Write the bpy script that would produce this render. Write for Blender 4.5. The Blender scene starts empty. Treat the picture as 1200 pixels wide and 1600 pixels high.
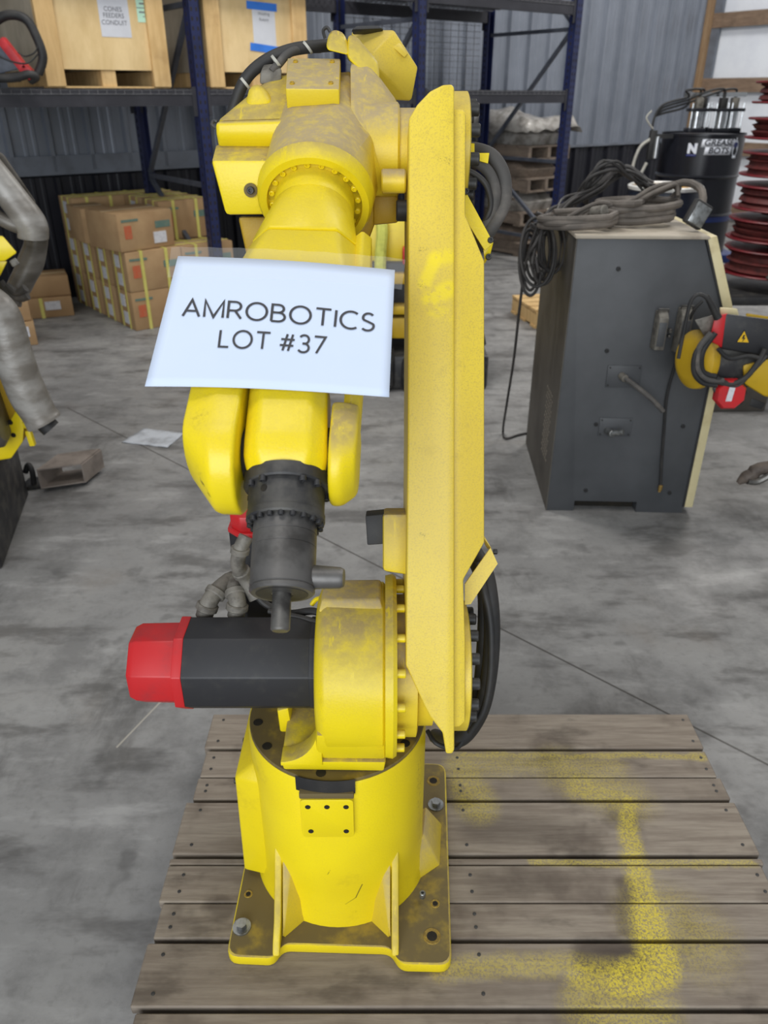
import bpy, bmesh, math, random
from mathutils import Vector, Matrix, noise as mnoise
random.seed(7)
SC = bpy.context.scene
COL = SC.collection
R = math.radians

# ------------------------------------------------------------------ camera
CAM_H, PITCH, FPX = 1.50, 28.45, 1203.0
cam_data = bpy.data.cameras.new('camera')
cam = bpy.data.objects.new('camera', cam_data)
COL.objects.link(cam)
cam_data.sensor_fit = 'HORIZONTAL'
cam_data.sensor_width = 36.0
cam_data.lens = 36.0 * FPX / 1200.0
cam_data.clip_start = 0.02
cam_data.clip_end = 100
cam.location = (0, 0, CAM_H)
cam.rotation_euler = (R(90 - PITCH), 0, 0)
cam_data.dof.use_dof = True
cam_data.dof.focus_distance = 1.15
cam_data.dof.aperture_fstop = 9.0
SC.camera = cam

# ------------------------------------------------------------------ world, lamps, exposure
SC.view_settings.view_transform = 'Standard'
SC.view_settings.look = 'None'
SC.view_settings.gamma = 1.0
SC.view_settings.use_curve_mapping = False
SC.view_settings.exposure = -0.42
world = bpy.data.worlds.new('hall_light')
SC.world = world
world.use_nodes = True
bgn = world.node_tree.nodes['Background']
bgn.inputs[0].default_value = (0.90, 0.95, 1.0, 1)
bgn.inputs[1].default_value = 0.42

def area_lamp(name, loc, sx, sy, power, color=(1, 0.97, 0.93), target=None):
    d = bpy.data.lights.new(name, 'AREA')
    d.shape = 'RECTANGLE'; d.size = sx; d.size_y = sy; d.energy = power; d.color = color
    o = bpy.data.objects.new(name, d)
    o.location = loc
    if target is not None:
        o.rotation_euler = (Vector(target) - Vector(loc)).to_track_quat('-Z', 'Y').to_euler()
    COL.objects.link(o)
    return o
area_lamp('ceiling_lamp', (-1.0, 0.4, 5.2), 1.8, 0.9, 62)
area_lamp('ceiling_lamp', (2.2, 1.8, 5.2), 1.8, 0.9, 72)
area_lamp('ceiling_lamp', (-0.9, 4.0, 5.0), 1.8, 0.9, 230, (1, 0.97, 0.93), (2.6, 9.6, 1.2))  # unseen lamp, tilted on purpose to pick out the far siding ribs
area_lamp('ceiling_lamp', (3.6, 7.5, 5.2), 1.8, 0.9, 230)
area_lamp('loading_door_daylight', (-1.2, -4.5, 2.2), 6.0, 4.0, 500, (0.90, 0.95, 1.0), (0, 1.5, 0.7))

# ------------------------------------------------------------------ measured positions
_s, _c = math.sin(R(PITCH)), math.cos(R(PITCH))
def ray(px, py):
    u, v = (px - 600) / FPX, (py - 800) / FPX
    return Vector((u, _c - v * _s, -(_s + v * _c)))
EYE = Vector((0, 0, CAM_H))
def at_Y(px, py, Y):
    d = ray(px, py); return EYE + d * (Y / d.y)
def at_z(px, py, z=0.0):
    d = ray(px, py); return EYE + d * ((z - CAM_H) / d.z)
def on(px, py, p0, n):
    d = ray(px, py); return EYE + d * ((Vector(p0) - EYE).dot(n) / d.dot(n))

# frame of the building: t runs along the back wall, n towards it
WT, WN = Vector((0.8, 0.6, 0)), Vector((-0.6, 0.8, 0))
WA = Vector((-1.2, 5.7, 0))
WROT = math.atan2(0.6, 0.8)
def W(t, n, z=0.0):
    return WA + WT * t + WN * n + Vector((0, 0, z))

# ------------------------------------------------------------------ mesh helpers
class MB:
    """collects shapes, then links them as one mesh object"""
    def __init__(self):
        self.bm = bmesh.new()
    def _bev(self, verts, faces_before, bev, seg=2, ang=25):
        if bev <= 0: return
        es = set()
        vs = set(verts)
        for v in vs:
            for e in v.link_edges:
                if len(e.link_faces) == 2 and e.calc_face_angle(0) > R(ang):
                    es.add(e)
        if es:
            bmesh.ops.bevel(self.bm, geom=list(es), offset=bev, segments=seg, profile=0.5, affect='EDGES', clamp_overlap=True)
    def box(self, c, s, rot=None, bev=0.0, seg=2):
        m = Matrix.Translation(Vector(c))
        if rot is not None:
            m = m @ (rot.to_4x4() if isinstance(rot, Matrix) else Matrix.Rotation(rot, 4, 'Z'))
        m = m @ Matrix.Diagonal((s[0], s[1], s[2], 1))
        r = bmesh.ops.create_cube(self.bm, size=1.0, matrix=m)
        self._bev(r['verts'], None, bev, seg)
        return self
    def hull(self, pts, bev=0.0, seg=2, ang=25):
        vs = [self.bm.verts.new(Vector(p)) for p in pts]
        r = bmesh.ops.convex_hull(self.bm, input=vs)
        keep = [g for g in r['geom'] if isinstance(g, bmesh.types.BMVert)]
        dead = [g for g in r['geom_interior'] if isinstance(g, bmesh.types.BMVert)]
        dead += [g for g in r['geom_unused'] if isinstance(g, bmesh.types.BMVert)]
        bmesh.ops.delete(self.bm, geom=list(set(dead)), context='VERTS')
        keep = [v for v in keep if v.is_valid]
        es = set(e for v in keep for e in v.link_edges)
        bmesh.ops.dissolve_limit(self.bm, angle_limit=R(4), verts=keep, edges=list(es))
        self._bev([v for v in keep if v.is_valid], None, bev, seg, ang)
        return self
    def prism(self, poly, o, u, v, w, depth, bev=0.0, seg=2, ang=25):
        """poly in (u,v) from origin o, pushed by depth along w"""
        o, u, v, w = Vector(o), Vector(u), Vector(v), Vector(w)
        a = [self.bm.verts.new(o + u * p[0] + v * p[1]) for p in poly]
        b = [self.bm.verts.new(o + u * p[0] + v * p[1] + w * depth) for p in poly]
        n = len(poly)
        fs = [self.bm.faces.new(a), self.bm.faces.new(b[::-1])]
        for i in range(n):
            fs.append(self.bm.faces.new((a[i], b[i], b[(i + 1) % n], a[(i + 1) % n])))
        bmesh.ops.recalc_face_normals(self.bm, faces=fs)
        self._bev(a + b, None, bev, seg, ang)
        return self
    def lathe(self, p0, axis, prof, seg=32, start=0.0):
        """prof: (distance along axis, radius)"""
        p0 = Vector(p0); ax = Vector(axis).normalized()
        q = ax.orthogonal().normalized(); r = ax.cross(q)
        rings = []
        for d, rad in prof:
            if rad < 1e-6:
                rings.append([self.bm.verts.new(p0 + ax * d)])
            else:
                rings.append([self.bm.verts.new(p0 + ax * d + (q * math.cos(start + 2 * math.pi * k / seg) + r * math.sin(start + 2 * math.pi * k / seg)) * rad) for k in range(seg)])
        for A, B in zip(rings, rings[1:]):
            for k in range(seg):
                k2 = (k + 1) % seg
                if len(A) == 1 and len(B) == 1: continue
                if len(A) == 1: self.bm.faces.new((A[0], B[k], B[k2]))
                elif len(B) == 1: self.bm.faces.new((A[k], B[0], A[k2]))
                else: self.bm.faces.new((A[k], B[k], B[k2], A[k2]))
        return self
    def cyl(self, p0, p1, r, seg=24, r1=None, ch=0.0):
        p0, p1 = Vector(p0), Vector(p1); L = (p1 - p0).length
        r1 = r if r1 is None else r1
        if ch > 0:
            prof = [(0, 0), (0, r - ch), (ch, r), (L - ch, r1), (L, r1 - ch), (L, 0)]
        else:
            prof = [(0, 0), (0, r), (L, r1), (L, 0)]
        return self.lathe(p0, p1 - p0, prof, seg)
    def tube(self, pts, r, seg=10, res=6, closed=False, caps=True):
        P = smooth_path(pts, res, closed)
        n = len(P)
        rad = r if callable(r) else (lambda f: r)
        rings = []
        T0 = (P[1] - P[0]).normalized(); q = T0.orthogonal().normalized()
        for i, p in enumerate(P):
            a = P[(i - 1) % n] if (closed or i > 0) else P[0]
            b = P[(i + 1) % n] if (closed or i < n - 1) else P[-1]
            T = (b - a).normalized()
            q = (q - T * q.dot(T))
            q = q.normalized() if q.length > 1e-6 else T.orthogonal().normalized()
            s = T.cross(q)
            rr = rad(i / max(1, n - 1))
            rings.append([self.bm.verts.new(p + (q * math.cos(2 * math.pi * k / seg) + s * math.sin(2 * math.pi * k / seg)) * rr) for k in range(seg)])
        m = n if closed else n - 1
        for i in range(m):
            A, B = rings[i], rings[(i + 1) % n]
            for k in range(seg):
                self.bm.faces.new((A[k], A[(k + 1) % seg], B[(k + 1) % seg], B[k]))
        if caps and not closed:
            self.bm.faces.new(rings[0][::-1]); self.bm.faces.new(rings[-1])
        return self
    def bar(self, p0, p1, w, h, up=(0, 0, 1), bev=0.0):
        p0, p1 = Vector(p0), Vector(p1); d = (p1 - p0); L = d.length; d.normalize()
        up = Vector(up); s = d.cross(up)
        s = s.normalized() if s.length > 1e-5 else d.orthogonal().normalized()
        t = s.cross(d)
        rot = Matrix((d, s, t)).transposed()
        return self.box((p0 + p1) / 2, (L, w, h), rot, bev)
    def sheet(self, rows):
        """grid of points -> quads"""
        V = [[self.bm.verts.new(Vector(p)) for p in row] for row in rows]
        for A, B in zip(V, V[1:]):
            for k in range(len(A) - 1):
                self.bm.faces.new((A[k], A[k + 1], B[k + 1], B[k]))
        return self
    def build(self, name, mat, parent=None, smooth=35, off=None, kind=None, label=None):
        bm = self.bm
        bmesh.ops.recalc_face_normals(bm, faces=bm.faces)
        o0 = Vector(off) if off is not None else (root_of(parent).location.copy() if parent is not None else Vector())
        if parent is not None and off is None and root_of(parent).get('_local'): o0 = Vector()
        if o0.length > 0: bmesh.ops.translate(bm, verts=bm.verts, vec=-o0)
        me = bpy.data.meshes.new(name)
        bm.to_mesh(me); bm.free()
        if smooth:
            for p in me.polygons: p.use_smooth = True
            me.set_sharp_from_angle(angle=R(smooth))
        me.materials.append(mat)
        o = bpy.data.objects.new(name, me)
        COL.objects.link(o)
        if parent is not None: o.parent = parent
        elif off is not None: o.location = o0
        if kind: o['kind'] = kind
        if label: o['label'] = label
        return o

def root_of(o):
    while o.parent is not None: o = o.parent
    return o
def smooth_path(pts, res=6, closed=False):
    P = [Vector(p) for p in pts]
    if len(P) < 3 or res <= 1: return P
    out = []; n = len(P); m = n if closed else n - 1
    for i in range(m):
        if closed: a, b, c, d = P[(i - 1) % n], P[i], P[(i + 1) % n], P[(i + 2) % n]
        else: a, b, c, d = P[max(0, i - 1)], P[i], P[i + 1], P[min(n - 1, i + 2)]
        for k in range(res):
            f = k / res
            out.append(0.5 * ((2 * b) + (c - a) * f + (2 * a - 5 * b + 4 * c - d) * f * f + (3 * b - a - 3 * c + d) * f ** 3))
    if not closed: out.append(P[-1])
    return out
def tag(o, label=None, cat=None, group=None, kind=None):
    if label: o['label'] = label
    if cat: o['category'] = cat
    if group: o['group'] = group
    if kind: o['kind'] = kind
    return o
def thing(name, label, cat, loc=(0, 0, 0), rotz=0.0, group=None, local=False):
    """an Empty at the thing's base; parts are given in world coordinates unless local"""
    o = bpy.data.objects.new(name, None)
    o.empty_display_size = 0.05
    COL.objects.link(o)
    o.location = loc
    o.rotation_euler = (0, 0, rotz)
    if local: o['_local'] = 1
    return tag(o, label, cat, group)
def put(name, mesh, parent, loc=(0, 0, 0), rot=None, world=True):
    """another object of a shared mesh"""
    o = bpy.data.objects.new(name, mesh)
    COL.objects.link(o)
    r = root_of(parent)
    o.location = Vector(loc) - (r.location if world and not r.get('_local') else Vector())
    if rot is not None:
        if isinstance(rot, Matrix): o.rotation_euler = rot.to_euler()
        else: o.rotation_euler = rot
    o.parent = parent
    return o
def copy_tree(o, parent=None):
    c = o.copy(); COL.objects.link(c); c.parent = parent
    for ch in [x for x in o.children]: copy_tree(ch, c)
    return c
def struct(o, kind='structure'):
    o['kind'] = kind; return o
def axis_rot(d):
    return Vector(d).to_track_quat('Z', 'Y').to_matrix()
def text_mesh(body, size, align='CENTER', shear=0.0, bold=0.0, spacing=1.0):
    c = bpy.data.curves.new('text', 'FONT')
    c.body = body; c.size = size; c.align_x = align; c.shear = shear; c.offset = bold; c.space_character = spacing
    c.resolution_u = 4
    o = bpy.data.objects.new('text', c)
    COL.objects.link(o)
    dg = bpy.context.evaluated_depsgraph_get()
    me = bpy.data.meshes.new_from_object(o.evaluated_get(dg))
    bpy.data.objects.remove(o); bpy.data.curves.remove(c)
    return me
def flat_text(body, size, o, u, v, mat, name, parent, lift=0.0006, warp=None, **kw):
    me = text_mesh(body, size, **kw)
    o, u, v = Vector(o), Vector(u), Vector(v)
    w = u.cross(v).normalized()
    r = root_of(parent)
    base = Vector() if r.get('_local') else r.location
    for vt in me.vertices:
        x, y = vt.co.x, vt.co.y
        p = warp(x, y) if warp else o + u * x + v * y + w * lift
        vt.co = p - base
    me.materials.clear(); me.materials.append(mat)
    ob = bpy.data.objects.new(name, me); COL.objects.link(ob); ob.parent = parent
    return ob
def decal(pts, mat, name, parent, thick=0.0008):
    """thin sheet with its own thickness: pts counter-clockwise seen from outside"""
    P = [Vector(p) for p in pts]
    n = (P[1] - P[0]).cross(P[2] - P[1]).normalized()
    m = MB()
    a = [m.bm.verts.new(p) for p in P]; b = [m.bm.verts.new(p + n * thick) for p in P]
    m.bm.faces.new(a[::-1]); m.bm.faces.new(b)
    for i in range(len(P)):
        m.bm.faces.new((a[i], a[(i + 1) % len(P)], b[(i + 1) % len(P)], b[i]))
    return m.build(name, mat, parent, smooth=0)

# ------------------------------------------------------------------ materials
def srgb(r, g, b):
    f = lambda x: (x / 255 / 12.92) if x <= 10 else (((x / 255) + 0.055) / 1.055) ** 2.4
    return (f(r), f(g), f(b), 1)
class NT:
    def __init__(self, name):
        self.m = bpy.data.materials.new(name); self.m.use_nodes = True
        self.t = self.m.node_tree
        self.b = self.t.nodes['Principled BSDF']
        self._co = {}
    def n(self, typ, **kw):
        x = self.t.nodes.new(typ)
        for k, v in kw.items(): setattr(x, k, v)
        return x
    def link(self, a, b): self.t.links.new(a, b)
    def co(self, which='Object'):
        if 'tc' not in self._co: self._co['tc'] = self.n('ShaderNodeTexCoord')
        return self._co['tc'].outputs[which]
    def geo(self, which='Position'):
        if 'g' not in self._co: self._co['g'] = self.n('ShaderNodeNewGeometry')
        return self._co['g'].outputs[which]
    def noise(self, scale=5, detail=4, rough=0.55, vec=None, stretch=None, which='Fac'):
        x = self.n('ShaderNodeTexNoise')
        x.inputs['Scale'].default_value = scale; x.inputs['Detail'].default_value = detail; x.inputs['Roughness'].default_value = rough
        v = vec if vec is not None else self.co()
        if stretch:
            mp = self.n('ShaderNodeMapping'); mp.inputs['Scale'].default_value = stretch
            self.link(v, mp.inputs['Vector']); v = mp.outputs[0]
        self.link(v, x.inputs['Vector'])
        return x.outputs[which]
    def ramp(self, fac, lo, hi, a=0.0, b=1.0):
        x = self.n('ShaderNodeMapRange'); x.clamp = True
        x.interpolation_type = 'SMOOTHSTEP'
        x.inputs['From Min'].default_value = lo; x.inputs['From Max'].default_value = hi
        x.inputs['To Min'].default_value = a; x.inputs['To Max'].default_value = b
        self.link(fac, x.inputs['Value']); return x.outputs[0]
    def math(self, op, a, b=None):
        x = self.n('ShaderNodeMath', operation=op)
        for i, v in enumerate((a, b)):
            if v is None: continue
            if isinstance(v, (int, float)): x.inputs[i].default_value = v
            else: self.link(v, x.inputs[i])
        return x.outputs[0]
    def mix(self, fac, a, b):
        x = self.n('ShaderNodeMix', data_type='RGBA')
        for k, v in ((0, fac), (6, a), (7, b)):
            if isinstance(v, (int, float)): x.inputs[k].default_value = v
            elif isinstance(v, tuple): x.inputs[k].default_value = v
            else: self.link(v, x.inputs[k])
        return x.outputs[2]
    def bump(self, h, strength=0.3, dist=0.002):
        x = self.n('ShaderNodeBump'); x.inputs['Strength'].default_value = strength; x.inputs['Distance'].default_value = dist
        self.link(h, x.inputs['Height']); self.link(x.outputs[0], self.b.inputs['Normal'])
    def out(self, col=None, rough=0.5, metal=0.0, spec=0.5):
        if isinstance(col, tuple): self.b.inputs['Base Color'].default_value = col
        elif col is not None: self.link(col, self.b.inputs['Base Color'])
        if isinstance(rough, (int, float)): self.b.inputs['Roughness'].default_value = rough
        else: self.link(rough, self.b.inputs['Roughness'])
        self.b.inputs['Metallic'].default_value = metal
        self.b.inputs['Specular IOR Level'].default_value = spec
        return self.m
def simple(name, col, col2=None, rough=0.5, metal=0.0, scale=12, lo=0.4, hi=0.7, bump=0.0, spec=0.5, stretch=None, detail=5):
    k = NT(name)
    f = k.noise(scale, detail, 0.6, stretch=stretch)
    c = k.mix(k.ramp(f, lo, hi), col, col2 if col2 else tuple(min(1, x * 0.8) for x in col[:3]) + (1,))
    if bump: k.bump(f, bump)
    return k.out(c, rough, metal, spec)

def robot_yellow(name, dust=1.0, base=(236, 212, 22), dustc=(158, 138, 92), speck=0.0, sheen=0.34, cover=0.0, marks=()):
    k = NT(name)
    y = k.mix(k.ramp(k.noise(3, 3), 0.3, 0.7), srgb(*base), srgb(base[0] - 14, base[1] - 16, base[2] + 4))
    nz = k.n('ShaderNodeSeparateXYZ'); k.link(k.geo('Normal'), nz.inputs[0])
    up = k.ramp(nz.outputs[2], 0.25 - cover, 0.92 - cover)
    pat = k.ramp(k.noise(7, 6, 0.62), 0.30 - cover, 0.56 - cover)
    scr = k.ramp(k.noise(16, 5, 0.7, stretch=(3.5, 1, 0.7)), 0.60, 0.68, 1.0, 0.35)
    pat = k.math('MULTIPLY', pat, scr)
    fine = k.ramp(k.noise(60, 3, 0.7), 0.25, 0.6, 0.55, 1.0)
    d = k.math('MULTIPLY', k.math('MULTIPLY', up, pat), fine)
    d = k.math('MULTIPLY', d, dust)
    c = k.mix(d, y, srgb(*dustc))
    sp = k.ramp(k.noise(420, 2, 0.6), 0.45, 0.72, 0.0, 0.28 + speck)
    c = k.mix(k.math('MULTIPLY', sp, k.ramp(nz.outputs[2], -0.2, 0.4, 0.25, 1.0)), c, srgb(190, 164, 76))
    smud = k.ramp(k.noise(11, 5, 0.7), 0.56, 0.78, 0.0, 0.30)
    c = k.mix(smud, c, srgb(150, 124, 40))
    chip = k.ramp(k.noise(26, 6, 0.75), 0.715, 0.745)
    c = k.mix(k.math('MULTIPLY', chip, 0.8), c, srgb(70, 58, 30))
    # scuffs, chips and touch-up smears, each at its own place on the casting
    for (p, q, w, soft, amt, mc, ns, lo) in marks:
        P = k.geo('Position'); ab = q - p; L2 = max(1e-8, ab.length_squared)
        s_ = k.n('ShaderNodeVectorMath', operation='SUBTRACT'); k.link(P, s_.inputs[0]); s_.inputs[1].default_value = p
        d_ = k.n('ShaderNodeVectorMath', operation='DOT_PRODUCT'); k.link(s_.outputs[0], d_.inputs[0]); d_.inputs[1].default_value = ab / L2
        cl = k.n('ShaderNodeClamp'); k.link(d_.outputs['Value'], cl.inputs[0])
        sc = k.n('ShaderNodeVectorMath', operation='SCALE'); sc.inputs[0].default_value = ab; k.link(cl.outputs[0], sc.inputs['Scale'])
        df = k.n('ShaderNodeVectorMath', operation='SUBTRACT'); k.link(s_.outputs[0], df.inputs[0]); k.link(sc.outputs[0], df.inputs[1])
        ln = k.n('ShaderNodeVectorMath', operation='LENGTH'); k.link(df.outputs[0], ln.inputs[0])
        mk = k.math('MULTIPLY', k.ramp(ln.outputs['Value'], w + soft, w, 0, amt), k.ramp(k.noise(ns, 4, 0.7, P), lo, lo + 0.14))
        c = k.mix(mk, c, srgb(*mc))
    rgh = k.n('ShaderNodeMapRange'); rgh.inputs['To Min'].default_value = sheen; rgh.inputs['To Max'].default_value = 0.85
    k.link(d, rgh.inputs['Value'])
    k.bump(k.noise(260, 2, 0.5), 0.22, 0.001)
    return k.out(c, rgh.outputs[0], 0, 0.45)

M = {}
M['yellow'] = robot_yellow('robot_yellow_paint', 0.95)
M['yellow_dusty'] = robot_yellow('robot_yellow_dusty', 1.0, (228, 202, 40), (168, 150, 114), 0.15, 0.4, 0.16)
M['yellow_arm'] = robot_yellow('robot_yellow_sandy', 0.75, (228, 202, 62), (184, 162, 98), 0.3, 0.40)
M['yellow_clean'] = robot_yellow('robot_yellow_clean', 0.25, (240, 216, 20), (170, 150, 80), -0.1, 0.32)
M['yellow_old'] = robot_yellow('robot_yellow_worn', 0.9, (196, 160, 18), (104, 86, 48), 0.2, 0.5, 0.1)
M['base_dust_and_shade'] = simple('grimy_plate_and_shade', srgb(104, 90, 55), srgb(150, 128, 50), 0.75, scale=16, lo=0.5, hi=0.72, bump=0.1)  # grime tone, also painted shade for the cover notch and turret hollow
M['black'] = simple('black_motor_paint', srgb(34, 34, 37), srgb(50, 49, 47), 0.5, scale=30, lo=0.5, hi=0.8)
M['flange_black'] = simple('black_oxide_steel', srgb(44, 44, 46), srgb(78, 76, 72), 0.5, 0.2, scale=18)
M['rubber'] = simple('black_rubber', srgb(30, 30, 31), srgb(52, 50, 48), 0.6, scale=8)
M['hose_gray'] = simple('dusty_grey_hose', srgb(70, 68, 66), srgb(110, 104, 98), 0.7, scale=14)
M['red'] = simple('red_cap_paint', srgb(188, 30, 34), srgb(168, 40, 44), 0.42, scale=18, lo=0.45, hi=0.7)
M['steel'] = simple('worn_steel', srgb(120, 118, 114), srgb(80, 77, 74), 0.42, 0.75, scale=30)
M['tool_steel'] = simple('oiled_tool_steel', srgb(104, 102, 100), srgb(66, 64, 62), 0.45, 0.55, scale=14, lo=0.42, hi=0.68)
M['bolt_dark'] = simple('dark_bolt', srgb(52, 52, 52), srgb(84, 82, 80), 0.5, 0.4, scale=50)
M['bolt_zinc'] = simple('zinc_bolt', srgb(150, 152, 152), srgb(110, 110, 108), 0.35, 0.8, scale=50)
M['hole'] = simple('dark_hole', srgb(26, 22, 16), srgb(40, 34, 22), 0.9)
M['white_paper'] = simple('white_paper', srgb(202, 214, 234), srgb(198, 211, 231), 0.6, scale=3)
M['sheet_paper'] = simple('plain_paper', srgb(206, 208, 214), srgb(196, 198, 204), 0.7, scale=3)
M['ink'] = simple('printed_ink', srgb(58, 58, 62), srgb(62, 62, 66), 0.7)
M['ink_gray'] = simple('printed_grey_ink', srgb(110, 112, 118), srgb(120, 122, 128), 0.7)
M['grey_conn'] = simple('grey_connector', srgb(120, 116, 108), srgb(84, 80, 74), 0.6, 0.2, scale=40)
# ================================================================== the building
def mat_floor():
    k = NT('stained_concrete')
    P = k.geo('Position')
    big = k.noise(0.9, 5, 0.6, P); mid = k.noise(4.5, 6, 0.66, P); fine = k.noise(38, 4, 0.7, P)
    strk = k.noise(2.2, 5, 0.65, P, stretch=(1.0, 2.6, 1))
    c = k.mix(k.ramp(big, 0.3, 0.7), srgb(150, 149, 147), srgb(126, 125, 124))
    c = k.mix(k.ramp(mid, 0.42, 0.66, 0, 0.6), c, srgb(100, 99, 98))
    c = k.mix(k.ramp(strk, 0.50, 0.66, 0, 0.65), c, srgb(74, 72, 70))
    c = k.mix(k.ramp(strk, 0.46, 0.3, 0, 0.45), c, srgb(178, 177, 175))
    c = k.mix(k.ramp(fine, 0.5, 0.75, 0, 0.3), c, srgb(96, 95, 93))
    brown = k.noise(1.6, 4, 0.6, P)
    c = k.mix(k.ramp(brown, 0.58, 0.75, 0, 0.3), c, srgb(120, 108, 94))
    blot = k.noise(7.5, 3, 0.5, P)
    c = k.mix(k.ramp(blot, 0.63, 0.72, 0, 0.4), c, srgb(74, 73, 72))
    sw = k.noise(1.3, 6, 0.7, P, stretch=(2.4, 0.8, 1))
    c = k.mix(k.ramp(sw, 0.55, 0.68, 0, 0.5), c, srgb(72, 70, 68))
    # saw-cut joint and a pale scratch, each a line on the slab
    def line(a, b, w, col, c, amt):
        d = Vector((b.x - a.x, b.y - a.y, 0)).normalized(); nrm = (-d.y, d.x, 0)
        v = k.n('ShaderNodeVectorMath', operation='DOT_PRODUCT'); k.link(P, v.inputs[0]); v.inputs[1].default_value = nrm
        dist = k.math('ABSOLUTE', k.math('SUBTRACT', v.outputs['Value'], a.x * nrm[0] + a.y * nrm[1]))
        u = k.n('ShaderNodeVectorMath', operation='DOT_PRODUCT'); k.link(P, u.inputs[0]); u.inputs[1].default_value = d
        s0 = a.x * d.x + a.y * d.y; s1 = b.x * d.x + b.y * d.y
        m = k.ramp(dist, w, w * 0.4)
        m = k.math('MULTIPLY', m, k.math('GREATER_THAN', u.outputs['Value'], s0))
        m = k.math('MULTIPLY', m, k.math('LESS_THAN', u.outputs['Value'], s1))
        return k.mix(k.math('MULTIPLY', m, amt), c, col)
    j0, j1 = at_z(105, 637), at_z(1200, 1195)
    jd = (j1 - j0) * 0.6
    c = line(j0, j1 + jd, 0.005, srgb(60, 56, 52), c, 0.8)
    a, b = at_z(182, 1168), at_z(262, 1085); c = line(min(a, b, key=lambda p: p.y), max(a, b, key=lambda p: p.y), 0.004, srgb(176, 170, 158), c, 0.7)
    rg = k.ramp(mid, 0.3, 0.7, 0.42, 0.75)
    k.bump(fine, 0.15, 0.003)
    return k.out(c, rg, 0, 0.4)
fl = MB()
fl.sheet([[(-14, -8, 0), (16, -8, 0)], [(-14, 22, 0), (16, 22, 0)]])
floor = struct(fl.build('floor', mat_floor(), smooth=0))

M['wall_grey'] = simple('grey_steel_siding', srgb(134, 140, 151), srgb(120, 126, 136), 0.34, 0.25, scale=2, lo=0.3, hi=0.7)
M['wall_navy'] = simple('dark_navy_wainscot', srgb(20, 21, 30), srgb(27, 28, 36), 0.45, scale=4)
M['flashing'] = simple('grey_flashing', srgb(112, 118, 128), srgb(96, 100, 108), 0.45, scale=5)
WALL_N, WAIN = 1.55, 0.95
# back wall: a backing sheet, ribbed siding panels and a dark wainscot
wb = MB(); wb.box(W(2.0, WALL_N + 0.10, 2.6), (14.0, 0.08, 5.2), WROT)
wall_back = struct(wb.build('wall_back', M['wall_navy'], smooth=0))
def rib_profile(width, pitch, minor=True):
    pts = []; x = 0.0
    while x < width - 1e-6:
        pts += [(x, 0), (x + 0.012, 0)]
        pts += [(x + 0.024, -0.040), (x + 0.054, -0.040), (x + 0.072, 0)]
        for mx in (0.14, 0.215):
            pts += [(x + mx, 0), (x + mx + 0.01, -0.007), (x + mx + 0.03, -0.007), (x + mx + 0.04, 0)]
        x += pitch
    pts.append((width, 0))
    return pts
PW = 0.915
def siding_mesh(z0, z1):
    m = MB(); prof = rib_profile(PW, 0.305)
    rows = [[(p[0], p[1], z0) for p in prof], [(p[0], p[1], z1) for p in prof]]
    m.sheet(rows)
    me = bpy.data.meshes.new('panel'); m.bm.to_mesh(me); m.bm.free()
    me.materials.append(M['wall_grey']); return me
pm = siding_mesh(WAIN, 5.2)
pn = siding_mesh(0.0, WAIN - 0.02); pn.materials.clear(); pn.materials.append(M['wall_navy'])
for i in range(-5, 9):
    t = i * PW
    if t > 8.0: break
    put('siding_panel', pm, wall_back, W(t, WALL_N, 0), (0, 0, WROT), world=False)
    if t + PW < 8.3: put('wainscot_panel', pn, wall_back, W(t, WALL_N, 0), (0, 0, WROT), world=False)
fb = MB(); fb.box(W(2.0, WALL_N - 0.02, WAIN + 0.01), (12.6, 0.05, 0.025), WROT)
fb.box(W(-1.6, WALL_N - 0.036, WAIN + 0.07), (5.8, 0.008, 0.13), WROT)
fb.build('flashing_strip', M['flashing'], wall_back, smooth=0)

# right wall: white insulation behind timber girts
M['insul'] = simple('white_wall_insulation', srgb(236, 240, 246), srgb(226, 230, 238), 0.7, scale=3, bump=0.25)
def mat_wood(name, a, b, c, stretch=(1, 12, 12), scale=3.0, rough=0.75, dirt=0.35):
    k = NT(name)
    info = k.n('ShaderNodeObjectInfo')
    vm = k.n('ShaderNodeVectorMath', operation='ADD')
    k.link(k.co(), vm.inputs[0])
    cmb = k.n('ShaderNodeCombineXYZ'); k.link(k.math('MULTIPLY', info.outputs['Random'], 37.0), cmb.inputs[0]); k.link(k.math('MULTIPLY', info.outputs['Random'], 11.0), cmb.inputs[1])
    k.link(cmb.outputs[0], vm.inputs[1])
    g = k.noise(scale, 6, 0.65, vm.outputs[0], stretch=stretch)
    g2 = k.noise(scale * 1.3, 4, 0.6, vm.outputs[0])
    col = k.mix(k.ramp(g, 0.3, 0.7), srgb(*a), srgb(*b))
    col = k.mix(k.ramp(g2, 0.5, 0.75, 0, dirt * 2), col, srgb(*c))
    hue = k.ramp(info.outputs['Random'], 0, 1, 0.0, 0.35)
    col = k.mix(hue, col, srgb(*b))
    k.bump(g, 0.25, 0.002)
    return k, col, rough
def wood(name, a, b, c, **kw):
    k, col, rough = mat_wood(name, a, b, c, **kw); return k.out(col, rough, 0, 0.25)
M['girt'] = wood('girt_timber', (150, 128, 108), (120, 100, 84), (96, 80, 66), stretch=(2, 2, 14))
CORN = W(7.75, WALL_N + 0.02)
RD = Vector((0.6, -0.8, 0))
wr = MB()
a = CORN + Vector((0.16, 0.12, 0)); b = a + RD * 9.0
wr.hull([a, b, a + WT * 0.06, b + WT * 0.06] + [p + Vector((0, 0, 5.2)) for p in (a, b, a + WT * 0.06, b + WT * 0.06)])
wall_right = struct(wr.build('wall_right', M['insul'], smooth=0))
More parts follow.
